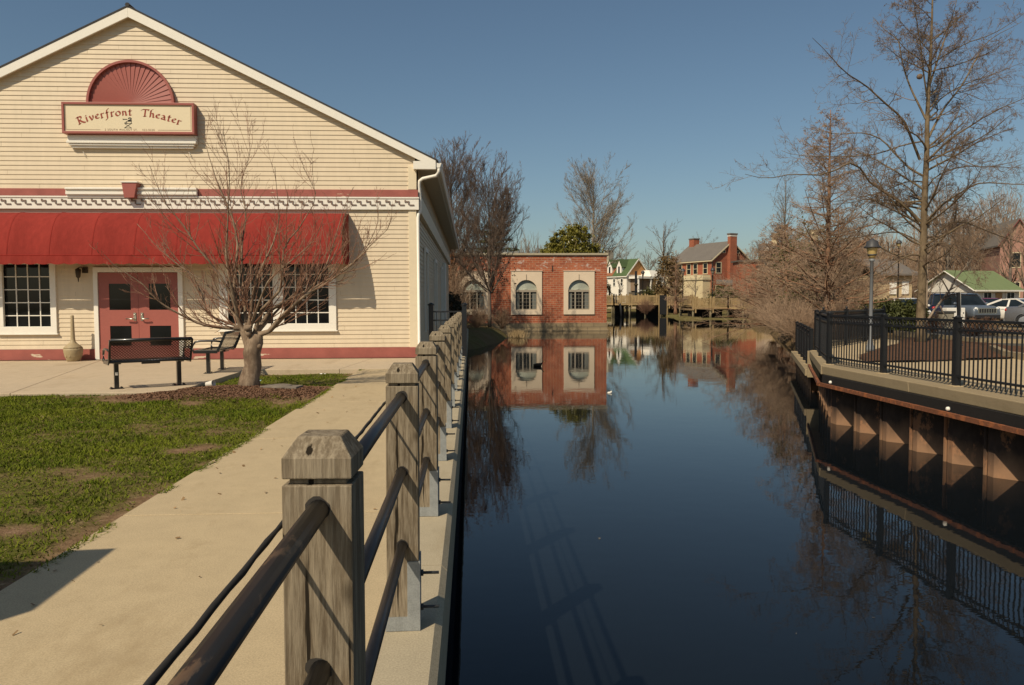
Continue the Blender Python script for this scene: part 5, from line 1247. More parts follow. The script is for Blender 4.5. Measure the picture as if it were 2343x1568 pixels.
# ------------------------------------------------------------------ left background: bank trees and the brick building
GREYB = bark('pear_bark', (.15,.115,.085), (.25,.20,.155), 6); PEART = M('pear_twig', (.155,.105,.075), .85, .25, 1.5)
def vase(label, base, h, r0, rng, nprim=26, spread=.5, name='bare_tree', mt=None, mc=None, ang=.42, lv=(11,7), t0=.16, trop=.5, rm=.008, fall=.45, group=None):
    P = trunk_line(base, h*.97, rng, 14, .012)[None]; R = np.linspace(r0,r0*.1,14)[None]
    p1 = sprout(P, R, nprim, rng, (t0,.9), spread, fall, ang, trop, 12, .42, .18, .05, rmin=.016, lr=(.82,1.08))
    p2 = sprout(*p1, lv[0], rng, (.15,.98), .34, .45, .5, .3, 7, .5, .35, .09, rmin=.012)
    p3 = sprout(*p2, lv[1], rng, (.12,1), .45, .35, .55, .15, 5, .6, .6, .12, rmin=rm)
    return tree(name, label, base, [(P, R), p1], [p2, p3], mt or GREYB, mc or PEART, 'tree', group, sides=(6,3))
rng = np.random.default_rng(51)
vase('bare upright tree on the dark bank before the middle arched window', (1.35,56.5,-.5), 10.5, .14, rng, 74, .60, ang=.74, trop=.72, lv=(18,11), t0=.22, rm=.007)
vase('taller bare upright tree rising beside the far end of the theater roof', (-1.3,58,-.5), 12.4, .16, rng, 74, .56, ang=.74, trop=.72, lv=(18,11), t0=.2, rm=.007)
vase('bare tree half hidden behind the theater gutter beside the taller upright one', (-4.0,60,-.5), 12.2, .16, rng, 56, .5, ang=.62, trop=.6, lv=(15,9), rm=.007)
LEAFB = leafy('retained_leaf', (.11,.045,.018), (.19,.085,.035)); LEAFD = leafy('dark_ivy', (.02,.02,.008), (.05,.04,.015))
for c, r, n, m, lb in (((-2.0,55,2.6),(1.0,1.3,3.0),1300,LEAFB,'russet leafy thicket at the far corner of the theater'),((-1.2,52.5,.8),(.8,1.4,1.4),1800,LEAFD,'dark ivy tangle on the bank under the theater wall'),((1.5,58.5,3.6),(2.0,1.5,1.6),420,LEAFB,'thin russet leaf cluster behind the upright tree before the brick wall')):
    bush('thicket', lb, c, r, n, .10, m, rng, 50)
for i, (x, y, w_, h, lb) in enumerate(((-1.0,57,1.5,5.0,'tall many-stemmed bare shrub filling the gap beside the brick wall'),(-1.2,54,1.3,4.2,'bare shrub crowding the far end of the theater wall'),(2.3,57.5,.9,1.5,'low dark shrub at the water edge before the brick wall'),(.4,55,1.0,1.7,'low bare shrub round the foot of the upright tree'),(-.6,50,.8,1.3,'low bare shrub on the shaded bank near the gate'))):
    shrub(lb, (x,y,-.6), w_, h, rng, 80, CYT2)
b = MB(); q = (3.35,58.2)   # dry reeds on the point
n = 500; a = rng.normal(size=(n,2))*np.array([.25,.9]); ln = rng.normal(0,.18,(n,2)); h = rng.uniform(.25,.6,n)
P0 = np.stack([q[0]+a[:,0],q[1]-2+a[:,1],np.full(n,-1.15)],1); P1 = P0+np.array([.03,0,0]); P2 = P0+np.stack([ln[:,0],ln[:,1],h],1)
o = b.add(np.stack([P0,P1,P2],1).reshape(-1,3), np.arange(3*n).reshape(n,3)).build('dry_grass', leafy('dry_reed',(.25,.17,.08),(.34,.24,.12))); o['kind'] = 'stuff'; o['label'] = 'dry tan grass at the tip of the shaded bank'; o['category'] = 'grass'

BY = 67.8
BR = brick('red_brick', (.44,.135,.066), (.31,.085,.045), (.42,.26,.17), 'xz', .52, .185, (.55,.46,.40), (3.9,5.3))
STONE = brick('foundation_stone', (.34,.27,.165), (.28,.22,.135), (.22,.175,.115), 'xz', 1.1, .34)
br = thing('brick_building', 'flat-roofed red brick building with arched windows standing in the water', 'building', (3,BY,-1.2))
BX0, BX1, BZ = -14.0, 11.85, 5.36
def arch_panel(mb, X0, X1, Z0, Z1, ax0, ax1, az0, spring, y0, y1, n=18, mi=0):
    """slab between y0 (front) and y1 with an arched opening"""
    cx_ = (ax0+ax1)/2; r = (ax1-ax0)/2
    arc = [(cx_-r*math.cos(math.pi*i/n), spring+r*math.sin(math.pi*i/n)) for i in range(n+1)]
    def slabq(q): mb.add([(x,y0,z) for x,z in q], [tuple(range(len(q)))])
    slabq([(X0,Z0),(X1,Z0),(X1,az0),(X0,az0)]); slabq([(X0,az0),(ax0,az0),(ax0,spring),(X0,spring)]); slabq([(ax1,az0),(X1,az0),(X1,spring),(ax1,spring)])
    out = []
    for x, z in arc:
        tpos = (x-cx_)/max(r,1e-6); a_ = math.atan2(z-spring, x-cx_); c_, s_ = math.cos(a_), math.sin(a_)
        kx = ((X1-cx_) if c_ > 0 else (cx_-X0))/max(abs(c_),1e-6); kz = (Z1-spring)/max(s_,1e-6); k_ = min(kx,kz); out.append((cx_+c_*k_, spring+s_*k_))
    for i in range(n):
        q = [arc[i], arc[i+1], out[i+1], out[i]]
        if abs(out[i][0]-out[i+1][0]) > 1e-6 and abs(out[i][1]-out[i+1][1]) > 1e-6:
            cxn = X0 if out[i][0] < cx_ else X1; q = [arc[i], arc[i+1], out[i+1], (cxn, Z1), out[i]]
        mb.add([(x,y0,z) for x,z in q][::-1], [tuple(range(len(q)))])
    ring = [(ax0,az0)]+arc+[(ax1,az0)]
    for (x_0,z_0),(x_1,z_1) in zip(ring, ring[1:]+ring[:1]): mb.add([(x_0,y0,z_0),(x_1,y0,z_1),(x_1,y1,z_1),(x_0,y1,z_0)], [(0,1,2,3)])
    rect = [(X0,Z0),(X1,Z0),(X1,Z1),(X0,Z1)]
    for (x_0,z_0),(x_1,z_1) in zip(rect, rect[1:]+rect[:1]): mb.add([(x_0,y0,z_0),(x_1,y0,z_1),(x_1,y1,z_1),(x_0,y1,z_0)], [(3,2,1,0)])
    return arc
WINX = [(-1.12,1.58),(3.47,6.17),(8.06,10.76)]
b = MB(); xs = [BX0]+[q for w_ in WINX for q in (w_[0]+.05,w_[1]-.05)]+[BX1]
for i in range(0, len(xs), 2): b.add([(xs[i],BY,-.51),(xs[i+1],BY,-.51),(xs[i+1],BY,BZ),(xs[i],BY,BZ)],[(0,1,2,3)])
for w_ in WINX: b.add([(w_[0]+.05,BY,-.51),(w_[1]-.05,BY,-.51),(w_[1]-.05,BY,.3),(w_[0]+.05,BY,.3)],[(0,1,2,3)]); b.add([(w_[0]+.05,BY,3.9),(w_[1]-.05,BY,3.9),(w_[1]-.05,BY,BZ),(w_[0]+.05,BY,BZ)],[(0,1,2,3)])
b.add([(BX1,BY,-.51),(BX1,BY+26,-.51),(BX1,BY+26,BZ),(BX1,BY,BZ)],[(0,1,2,3)]); b.add([(BX0,BY,-.51),(BX0,BY+26,-.51),(BX0,BY+26,BZ),(BX0,BY,BZ)],[(3,2,1,0)]); b.add([(BX0,BY+26,-.51),(BX1,BY+26,-.51),(BX1,BY+26,BZ),(BX0,BY+26,BZ)],[(3,2,1,0)])
b.build('wall', BR, br)
b = MB(); b.box(BX0-.06,BX1+.07,BY-.09,BY+26,-2.0,-.512); b.box(BX0-.06,BX1+.14,BY-.18,BY+26,-2.0,-1.05); b.build('foundation', STONE, br, bevel=.03)
b = MB(); b.box(BX0-.1,BX1+.13,BY-.13,BY+.35,BZ+.001,BZ+.19); b.box(BX1-.35,BX1+.13,BY+.352,BY+26,BZ+.001,BZ+.19); b.build('parapet_cap', concrete('coping_stone',(.42,.36,.25)), br, bevel=.03)
b = MB(); b.box(BX0,BX1-.01,BY+.36,BY+25.9,BZ-.5,BZ-.4); b.build('roof', ASPH, br)
STUC = M('stucco_cream', (.72,.58,.42), .85, .07, 1.2); LINT = M('fanlight_board', (.50,.52,.42), .6, .12, 3); FRM = M('taupe_frame', (.34,.29,.22), .6, .08, 3); CURT = M('grey_curtain', (.15,.16,.145), .9, .2, 5, stretch=(6,1,1))
for X0_, X1_ in WINX:
    ax0, ax1 = X0_+.40, X1_-.42; az0, spr = .64, 2.30; b = MB()
    arch_panel(b, X0_, X1_, .24, 3.99, ax0, ax1, az0, spr, BY-.10, BY+.18); cxw = (ax0+ax1)/2
    b.box(X0_-.05,X1_+.05,BY-.14,BY-.002,3.992,4.05); wn_ = b.build('window', STUC, br)
    b = MB(); b.box(cxw-.018,cxw+.018,BY-.13,BY-.1005,spr+(ax1-ax0)/2+.02,3.72); b.build('keyline', M('key_grey',(.2,.16,.12),.8) if 'key_grey' not in bpy.data.materials else bpy.data.materials['key_grey'], wn_)
    n = 20; r = (ax1-ax0)/2; b = MB()
    for i in range(n):
        a0, a1 = math.pi*i/n, math.pi*(i+1)/n; yo = BY+.10; b.add([(cxw,yo+.03,spr+.12),(cxw+r*math.cos(a0),yo+.03,spr+r*math.sin(a0)),(cxw+r*math.cos(a1),yo-.0,spr+r*math.sin(a1))],[(0,1,2)])
    b.build('fanlight', LINT, wn_)
    b = MB(); b.box(ax0,ax1,BY+.01,BY+.12,spr-.10,spr+.09); b.box(ax0,ax0+.07,BY+.02,BY+.12,az0,spr-.101); b.box(ax1-.07,ax1,BY+.02,BY+.12,az0,spr-.101); b.box(ax0+.071,ax1-.071,BY+.02,BY+.12,az0,az0+.09)
    for k_ in (1,2): xx = ax0+(ax1-ax0)*k_/3; b.box(xx-.055,xx+.055,BY+.02,BY+.12,az0+.091,spr-.101)
    b.build('frame', FRM, wn_)
    b = MB(); b.box(ax0+.03,ax1-.03,BY+.13,BY+.15,az0+.02,spr); b.build('pane', GLASS, wn_)
    b = MB(); W3 = (ax1-ax0)/3
    for k_ in range(3):
        xa = ax0+W3*k_+.06; b.box(xa+W3*.42,xa+W3*.42+.02,BY+.10,BY+.118,az0+.1,spr-.11)
        for zz in (.36,.68,1.0,1.32): b.box(xa,xa+W3-.12,BY+.102,BY+.117,az0+zz,az0+zz+.02)
    b.build('muntin', FRM, wn_)
    for xa, xb in ((ax0+.08,ax0+.36),(ax1-.42,ax1-.08)): b = MB(); b.box(xa,xb,BY+.119,BY+.128,az0+.1,spr-.11); b.build('curtain', CURT, wn_)
b = MB(); b.box(4.95+2.1,5.02+2.1,BY-.05,BY-.001,4.0,4.5); b.build('wall_stain', M('tie_iron',(.06,.04,.03),.8), br)
b = MB(); q = at(1158,575,74); hv = thing('rooftop_unit', 'pale air-conditioning unit on the roof of the flat brick building', 'air conditioner', (float(q[0]),74,4.96))
x = float(q[0]); b.box(x-1.15,x+.5,73.2,75,4.96,5.95); b.build('body', M('hvac_cream',(.50,.48,.40),.6,.08,3), hv, bevel=.03); b = MB(); b.box(x+.6,x+1.1,73.4,75,4.96,6.05); b.build('vent', M('hvac_grey',(.26,.24,.2),.6,.08,3), hv, bevel=.03)
# evergreens and bare trees beyond it
CEDAR = leafy('cedar_leaf', (.06,.066,.02), (.12,.115,.035)); MAGN = leafy('magnolia_leaf', (.095,.092,.014), (.21,.18,.03), .35, .6)
rng = np.random.default_rng(61)
q = at(1128,640,82); cx_, cy_ = float(q[0]), 82
t = thing('cedar_tree', 'dark green cedar with flat layered boughs behind the brick building', 'tree', (cx_,cy_,0)); b = MB(); b.tube([(cx_,cy_,0),(cx_+.05,cy_,9.4)], [.22,.03], 8); b.build('trunk', BARKO, t); b = MB()
for k in range(34):
    zz = 2.5+k*.2; rr = min(2.9,(9.9-zz)*.62+.35); a = k*2.4; leaf_mass(b, 200, clumpy((cx_+rr*.6*math.cos(a),cy_+rr*.6*math.sin(a),zz+.1),(rr*.48,rr*.48,.13),9,.28,rng), .12, rng)
b.build('crown', CEDAR, t)
q = at(1305,640,86); cx_, cy_ = float(q[0]), 86
t = thing('magnolia_tree', 'broad glossy evergreen magnolia above the parapet of the brick building', 'tree', (cx_,cy_,0)); b = MB(); b.tube([(cx_,cy_,0),(cx_,cy_,8.6)], [.3,.05], 8)
for k in range(9): a = k*.7; b.tube([(cx_,cy_,2+k*.5),(cx_+2*math.cos(a),cy_+2*math.sin(a),4+k*.55)], [.09,.03], 6)
b.build('trunk', BARKO, t); b = MB()
for (dx, dz, rx, rz_) in ((0,6.2,3.2,2.3),(-2.0,5.7,2.0,1.6),(2.0,5.9,2.0,1.9),(.5,8.3,1.8,1.6),(-1.0,7.7,1.5,1.2),(0,4,3.3,1.8)): leaf_mass(b, 3600, clumpy((cx_+dx,cy_,dz),(rx,rx*.8,rz_),46,.13,rng), .15, rng)
b.build('crown', MAGN, t)
SYC = bark('sycamore_bark', (.34,.26,.17), (.52,.44,.33), 4); SYT = M('sycamore_twig', (.27,.22,.165), .85, .2, 1)
q = at(1356,650,96); vase('pale bare sycamore spreading behind the magnolia', (float(q[0]),96,0), 17.2, .22, rng, 70, .52, 'sycamore_tree', SYC, SYT, .86, (17,10), .24, .55, .009)
for i, (px, hh, lb) in enumerate(((1192,9.2,'ivy-wrapped bare trunk behind the brick parapet, leftmost of three'),(1207,9.6,'ivy-wrapped bare trunk behind the brick parapet, middle of three'),(1228,9.9,'ivy-wrapped bare trunk behind the brick parapet, nearest the magnolia'))):
    q = at(px,640,92); base = (float(q[0]),92,0); P = trunk_line(base, hh*.75, rng, 10, .015)[None]; R = np.linspace(.16,.06,10)[None]
    p1 = sprout(P, R, 18, rng, (.35,1), .5, .2, .35, .5, 8, .5, .3, .08, rmin=.015); p2 = sprout(*p1, 8, rng, (.1,1), .4, .3, .5, .3, 5, .6, .5, .1, rmin=.012)
    t = tree('ivy_tree', lb, base, [(P, R)], [p1, p2], GREYB, SYT, group='ivy-wrapped trees')
    b = MB()
    for k in range(10): leaf_mass(b, 90, clumpy((base[0],92,1+k*.62),(.28-.015*k,.28,.4),8,.3,rng), .12, rng)
    b.build('ivy', HEDGE, t)

# ------------------------------------------------------------------ boardwalks over the far bank
PLANK = weathered('boardwalk_timber', (.34,.225,.105), (.44,.315,.16), 'z', .35); PILE = weathered('piling_timber', (.26,.21,.12), (.38,.32,.2), 'z', .3); SHADEB = M('deck_shade', (.018,.014,.010), .95, .3, 2); DARKW = M('dark_board', (.012,.012,.013), .7, .2, 3)
def boardwalk(name, label, runs, zd, hr, zw, loc, depth=6.5, gap=2.3, dark=0.0):
    """runs: polyline of the near edge; deck at zd, rail top zd+hr, piles down to zw"""
    t = thing(name, label, 'boardwalk', loc)
    for p, q in zip(runs[:-1], runs[1:]):
        p, q = np.array(p, float), np.array(q, float); L = np.linalg.norm(q-p); u_ = (q-p)/L; nv = np.array([-u_[1], u_[0]]);
        if nv[1] < 0: nv = -nv
        b = MB(); b.extrude([(*p,zd),(*q,zd),(*(q+nv*depth),zd),(*(p+nv*depth),zd)][::-1],(0,0,-.06)); b.beam((*(p-nv*.03),zd-.22),(*(q-nv*.03),zd-.22),.07,.28); b.beam((*(p+nv*depth),zd-.2),(*(q+nv*depth),zd-.2),.07,.26); b.build('deck', PLANK, t)
        n = max(1, int(round(L/gap)))
        b = MB(); o1, o2 = p+nv*2.6+(q-p)*dark, q+nv*2.6; b.beam((*o1,(zd-.36+zw)/2),(*o2,(zd-.36+zw)/2),.12,zd-.36-zw); b.build('shade_board', SHADEB, t)  # near-black board added under the deck, standing for the deep shade there
        for side in (0, depth):
            o = nv*side
            for i in range(n+1):
                c = p+o+u_*L*i/n
                b = MB(); b.box(c[0]-.11,c[0]+.11,c[1]-.11,c[1]+.11,zd-.5,zd+hr+.34)
                if side == 0: b.box(c[0]+.30,c[0]+.46,c[1]-.09,c[1]+.09,zd-.9,zd+hr+.26)
                b.build('post', PLANK, t)
                b = MB(); b.lathe([(.17,zw),(.165,zd-.5),(.15,zd-.25)],(c[0]+.1,c[1]+.25,0),8); b.build('pile', PILE, t)
                if side == 0: b = MB(); b.beam((*(c+nv*-.05),zd-.42),(*(c+nv*depth),zd-.42),.12,.22); b.build('joist', PLANK, t)
            b = MB(); a, c = p+o, q+o
            for h, w_ in ((hr,.10),(hr-.14,.05),(.16,.06)): b.beam((*a,zd+h),(*c,zd+h),.06,w_)
            m = int(L/.165)
            for j in range(m): cc = a+u_*(j+.5)*L/m; b.obox((*cc,zd+hr/2-.02),(*(u_*.038),0),(*(nv*.02),0),(0,0,hr/2-.06))
            b.build('baluster_panel', PLANK, t)
    return t
Y1 = 132.0
def gx_(px, Y): return float(at(px, 690, Y)[0])
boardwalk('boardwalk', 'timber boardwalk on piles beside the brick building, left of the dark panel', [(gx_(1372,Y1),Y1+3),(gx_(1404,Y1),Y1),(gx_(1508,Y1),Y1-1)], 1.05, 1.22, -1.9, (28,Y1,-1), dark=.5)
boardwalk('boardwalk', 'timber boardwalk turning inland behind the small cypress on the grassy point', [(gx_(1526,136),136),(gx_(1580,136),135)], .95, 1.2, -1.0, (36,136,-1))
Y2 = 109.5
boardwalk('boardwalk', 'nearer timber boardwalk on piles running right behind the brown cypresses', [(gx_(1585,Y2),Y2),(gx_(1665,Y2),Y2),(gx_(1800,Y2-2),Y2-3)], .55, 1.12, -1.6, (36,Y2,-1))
t = thing('dark_panel', 'tall black panel standing at the end of the left boardwalk', 'panel', (gx_(1516,130),130,-1)); x0, x1 = gx_(1508,130), gx_(1524.5,130)
b = MB(); b.box(x0,x1,129.9,130.15,-.9,2.35); b.box(x0+.2,x0+.24,129.86,129.899,1.2,1.25); b.build('board', DARKW, t); b = MB(); b.box(x0-.12,x0-.01,129.85,130.1,-1.2,2.5); b.box(x1+.01,x1+.12,129.85,130.1,-1.2,2.5); b.build('post', PLANK, t)
b = MB(); q = gx_(1420,126); b.tube([(q-.1,126,1.0),(q+.05,126,-.2),(q+.1,126,-1.6)],[.13,.2,.16],7); b.tube([(q,126,.4),(q-.5,126,1.1)],[.08,.05],6)
tag(b.build('dead_stump', DARKW), 'black dead tree stump standing in the water before the left boardwalk', 'stump')
b = MB(); b.beam((gx_(1380,140),140.5,.15),(gx_(1480,140),140.5,.15),.3,.3); tag(b.build('low_wall', M('pale_block',(.55,.45,.30),.9,.1,1)), 'low pale concrete wall on the grass bank beneath the left boardwalk', 'wall')

# far lamp posts
for px, py0, py1, Y, lb in ((1629.5,612,682,121,'black street lamp beyond the right boardwalk before the brick gable'),(1561.5,614,690,123,'dark street lamp left of the cream wing of the brick house'),(1470,619,670,146,'black street lamp before the porch of the white house')):
    q = at(px, py1, Y); zt = float(at(px,py0,Y)[2]); z0 = .0 if Y < 140 else .6
    lamp_post('street_lamp', lb, (float(q[0]),Y,z0), zt-z0, FENCE, M('lamp_frost',(.30,.25,.19),.4,.1,4) if 'lamp_frost' not in bpy.data.materials else bpy.data.materials['lamp_frost'], 'far street lamps', 2.0)
q = at(1454.5,660,147); zt = float(at(1454,621,147)[2]); x = float(q[0]); t = thing('banner_pole', 'black square pole with a hanging flower basket before the white house', 'pole', (x,147,.6)); b = MB(); b.box(x-.2,x+.2,146.9,147.2,.6,zt); b.build('pole', FENCE, t)
b = MB(); zb_ = float(at(1454,650,147)[2]); b.lathe([(.1,zb_-.5),(.35,zb_-.25),(.42,zb_)],(x,146.9,0),10); b.build('basket', LEAFD, t)

# ------------------------------------------------------------------ houses
GREENR = M('green_shingles', (.075,.115,.045), .9, .2, .8); RUSTR = M('rusty_tin_roof', (.27,.105,.05), .85, .25, .5); GREYR = M('grey_slates', (.155,.135,.115), .9, .15, .5)
BRH = brick('house_brick', (.36,.10,.05), (.30,.075,.04), (.32,.20,.13), 'sum', .6, .2); WHW = M('white_wall', (.80,.73,.62), .8, .05, .6); TANW = M('tan_shingle_wall', (.46,.235,.09), .9, .15, 1)
CREAMW = M('cream_stucco', (.62,.50,.30), .85, .08, .5); PINKW = M('pink_boards', (.37,.20,.15), .85, .08, .6); BROWNW = M('brown_siding', (.22,.155,.10), .9, .15, .6); WOODT = M('cream_fascia', (.60,.50,.32), .7, .08, 1)
def house(name, label, corner, a, L, W, z0, ze, zr, mw, mroof, mgable=None, ov=.35, cat='house', eave=WOODT):
    """corner: the corner nearest the camera between front and gable; front runs left from it, gable runs right. a turns the front away from the camera axis"""
    t = thing(name, label, cat, (corner[0], corner[1], z0), a)
    b = MB(); b.box(-L,0,0,W,0,ze-z0); wl = b.build('wall', mw, t, world=False)
    b = MB()
    for x in (0,-L): b.extrude([(x-.01,0,ze-z0),(x-.01,W,ze-z0),(x-.01,W/2,zr-z0)],(.02,0,0))
    b.build('gable', mgable or mw, wl, world=False)
    b = MB(); th_ = .16; sl = (zr-ze)/(W/2)
    for s in (0, 1):
        y0, y1 = (-ov, W/2) if s == 0 else (W+ov, W/2); zl = ze-z0-ov*sl
        b.extrude([(ov,y0,zl),(ov,y1,zr-z0),(ov,y1,zr-z0+th_),(ov,y0,zl+th_)],(-L-2*ov,0,0))
    rf = b.build('roof', mroof, t, world=False)
    b = MB(); b.box(-L-ov,ov,-ov-.03,-ov+.10,ze-z0-ov*sl-.16,ze-z0-ov*sl+.03); b.beam((ov+.02,-ov,ze-z0-ov*sl+.02),(ov+.02,W/2,zr-z0+.02),.10,.22,(0,1,0)); b.beam((ov+.02,W+ov,ze-z0-ov*sl+.02),(ov+.02,W/2,zr-z0+.02),.10,.22,(0,1,0)); b.build('fascia', eave, rf, world=False)
    return t
def hwin(t, face, u, z, w_, h, trim=WHITE, cols=2):
    """a window on the front ('f', u along -x) or the gable ('g', u along +y), z above the base of the house"""
    b = MB(); g = MB(); m = MB(); P = (lambda a0,a1,d0,d1,q0,q1,mb: mb.box(-a1,-a0,-d1,-d0,q0,q1)) if face == 'f' else (lambda a0,a1,d0,d1,q0,q1,mb: mb.box(d0,d1,a0,a1,q0,q1))
    k = .13
    P(u-k,u+w_+k,.02,.09,z-k,z-.001,b); P(u-k,u+w_+k,.02,.10,z+h+.001,z+h+k,b); P(u-k,u-.001,.02,.09,z,z+h,b); P(u+w_+.001,u+w_+k,.02,.09,z,z+h,b); P(u,u+w_,.04,.08,z+h/2-.04,z+h/2+.04,b)
    f = b.build('window', trim, t, world=False); P(u,u+w_,.01,.03,z,z+h,g); g.build('pane', GLASS, f, world=False); return f
def chimney(t, x, y, z0, z1, w_, m, cap=WHITE):
    rf = [c for c in t.children if c.name.startswith('roof')][0]
    b = MB(); b.box(x-w_/2,x+w_/2,y-w_/2,y+w_/2,z0,z1); c = b.build('chimney', m, rf, world=False); b = MB(); b.box(x-w_/2-.1,x+w_/2+.1,y-w_/2-.1,y+w_/2+.1,z1+.002,z1+.22); b.build('chimney_cap', cap, c, world=False)
# white house with patched green roof
A = rad(-56); q = at(1433,690,172)
wh = house('white_house', 'white house with green and rust patched roof and two white dormers beyond the boardwalk', (float(q[0]),172), A, 15, 6.9, .6, 7.2, 10.7, WHW, GREENR, TANW, eave=WHITE)
for u in (1.2,3.6,6.0,8.3,10.4): hwin(wh, 'f', u, 4.2, .55, 1.5)
hwin(wh, 'f', 5.0, 1.5, .65, 1.9); hwin(wh, 'f', 1.8, 1.5, .65, 1.9); hwin(wh, 'f', 9, 1.5, .65, 1.9)
rf = [c for c in wh.children if c.name.startswith('roof')][0]
b = MB(); sl = 3.5/4.1
for x in (-15.35,-9.0): pass
b.extrude([(-15.34,-.36,6.235+.175),(-4.2,-.36,6.235+.175),(-4.8,3.44,10.1+.175),(-15.34,3.44,10.1+.175)],(0,-.02,.03)); b.build('rust_patch', RUSTR, rf, world=False)
for x in (-2.7,-5.7):
    b = MB(); yb = .3; z0 = 6.9; b.extrude([(x-.75,yb,z0-.3),(x+.75,yb,z0-.3),(x+.75,yb,z0+1.5),(x,yb,z0+2.9),(x-.75,yb,z0+1.5)],(0,2.5,0)); d_ = b.build('dormer', WHITE, rf, world=False)
    b = MB(); b.extrude([(x-.95,yb-.12,z0+1.35),(x,yb-.12,z0+3.1),(x,yb-.12,z0+3.3),(x-1.05,yb-.12,z0+1.45)],(0,3.4,0)); b.extrude([(x+.95,yb-.12,z0+1.35),(x,yb-.12,z0+3.1),(x,yb-.12,z0+3.3),(x+1.05,yb-.12,z0+1.45)],(0,3.4,0)); b.build('dormer_roof', GREENR, d_, world=False)
    b = MB(); b.box(x-.25,x+.25,yb-.03,yb-.01,z0+.1,z0+1.6); b.build('pane', GLASS, d_, world=False)
chimney(wh, -9.2, 3.4, 9.2, 12.4, 1.5, M('pale_stone',(.42,.37,.28),.9,.15,1), M('pale_stone_cap',(.36,.32,.25),.9,.1,1))
b = MB(); b.box(.02,3.2,.4,8.6,5.7,6.2); b.extrude([(.02,4.4,6.202),(3.2,4.4,6.202),(2.2,4.8,7.6),(.02,4.8,7.6)],(0,3.4,0)); pr_ = b.build('porch_roof', WHITE, wh, world=False)
b = MB(); b.box(.05,2.4,1.2,8.0,3.0,5.69); b.build('porch_wall', BROWNW, wh, world=False); b = MB(); b.box(.05,3.0,.6,8.4,0,2.7); b.build('porch_base', M('dark_base',(.10,.08,.055),.9,.2,1), wh, world=False)
for y in (.7,4.6,6.4,8.4): b = MB(); b.box(2.8,3.1,y-.15,y+.15,2.7,5.69); b.build('porch_post', WHITE, wh, world=False)
b = MB(); b.box(2.9,3.05,.9,8.2,2.95,3.2); b.build('porch_rail', WHITE, wh, world=False)
# brick house with gable chimney
A = rad(-66); q = at(1628,690,152)
bh = house('brick_house', 'red brick house with grey slate roof and tall gable chimney beyond the boardwalk', (float(q[0]),152), A, 12.0, 9.4, .5, 9.6, 13.1, BRH, GREYR, None, .45)
for u in (1.4,4.4,6.4,9.2): hwin(bh, 'f', u, 6.3, 1.1, 2.0, WOODT)
hwin(bh, 'g', 1.0, 6.4, 1.2, 2.0, WOODT); hwin(bh, 'g', 7.2, 6.4, 1.1, 2.0, WOODT); hwin(bh, 'g', 1.0, 1.6, 1.0, 2.2, WOODT)
b = MB(); b.box(.03,.85,3.85,5.55,0,13.9); c_ = b.build('chimney_stack', BRH, bh, world=False); b = MB(); b.box(-.08,.96,3.74,5.66,13.902,14.22); b.build('chimney_cap', GREYR, c_, world=False); b = MB(); b.box(-.02,.9,3.80,5.60,13.6,13.78); b.build('chimney_band', WHITE, c_, world=False)
chimney(bh, -11.0, 4.7, 12.2, 13.8, 1.5, BRH, GREYR)
for u in (2.5,6.1):
    b = MB(); n = 10; b.extrude([(.02,u,10.3),(.02,u+.9,10.3)]+[(.02,u+.45+.45*math.cos(math.pi*i/n),10.45+.55*math.sin(math.pi*i/n)) for i in range(n+1)],(.10,0,0)); f = b.build('gable_window', WOODT, bh, world=False); b = MB(); b.box(.125,.14,u+.2,u+.7,10.42,10.8); b.build('pane', GLASS, f, world=False)
b = MB(); b.box(-11.7,-.4,-2.0,-.02,0,5.0); wg = b.build('wing', CREAMW, bh, world=False); b = MB(); b.box(-11.9,-.2,-2.2,-.03,5.002,5.5); b.box(-11.7,-.4,-2.0,-.03,5.502,6.0); b.build('wing_parapet', WOODT, wg, world=False)
b = MB(); b.box(-9.2,-8.2,-2.06,-2.01,1.9,3.6); b.box(-4.5,-3.6,-2.06,-2.01,.1,1.5); b.build('pane', GLASS, wg, world=False)
b = MB(); b.tube([(.05,-.12,9.3),(.1,-.12,8.6),(.1,-.1,.3)], .09, 6); b.build('downspout', M('dark_pipe',(.06,.05,.045),.6), bh, world=False)
b = MB(); b.box(1.0,6.5,.4,11.5,0,3.6); pw = b.build('porch', BROWNW, bh, world=False); b = MB(); b.extrude([(.96,.2,4.2),(7.0,.2,3.6),(7.0,.2,3.75),(.96,.2,5.0)],(0,11.6,0)); b.box(6.95,7.08,.1,11.9,3.5,3.78); b.build('porch_roof', GREYR, pw, world=False)
for y in (1.5,4.6,7.7): b = MB(); b.box(6.502,6.55,y,y+1.3,1.4,2.6); b.build('window', WOODT, pw, world=False)
# flat-roofed brick and cream building right of it, and the big house on the rise behind the cypresses
q = at(1690,690,138); x = float(q[0]); t = thing('flat_building', 'flat-roofed brick building with a pale wing behind the brown cypresses', 'building', (x,138,.5))
b = MB(); b.box(x,x+4.5,138,141.5,.5,8.3); b.build('brick_wall', BRH, t); b = MB(); b.box(x+3.2,x+15,134,141.7,.5,7.4); b.build('pale_wall', M('pink_cream_wall',(.56,.42,.30),.85,.06,.6), t); b = MB(); b.box(x-.3,x+4.9,137.7,141.9,8.302,8.6); b.box(x+3.0,x+15.2,133.8,141.9,7.402,7.62); b.build('roof', M('tar_roof',(.12,.095,.075),.9,.15,1), t)
for u in (5.2,12.8): b = MB(); b.box(x+u,x+u+.9,133.9,133.98,4.8,6.3); b.build('window', WHITE, t)
A = rad(-20); q = at(1905,690,185)
lh = house('long_house', 'long pale house with dark roof, dormers and two pale chimneys rising behind the cypresses', (float(q[0]),185), A, 17, 9, .6, 12.2, 15.6, M('grey_green_wall',(.30,.29,.22),.9,.1,.6), M('dark_slates',(.12,.10,.085),.9,.15,.5), None, .4)
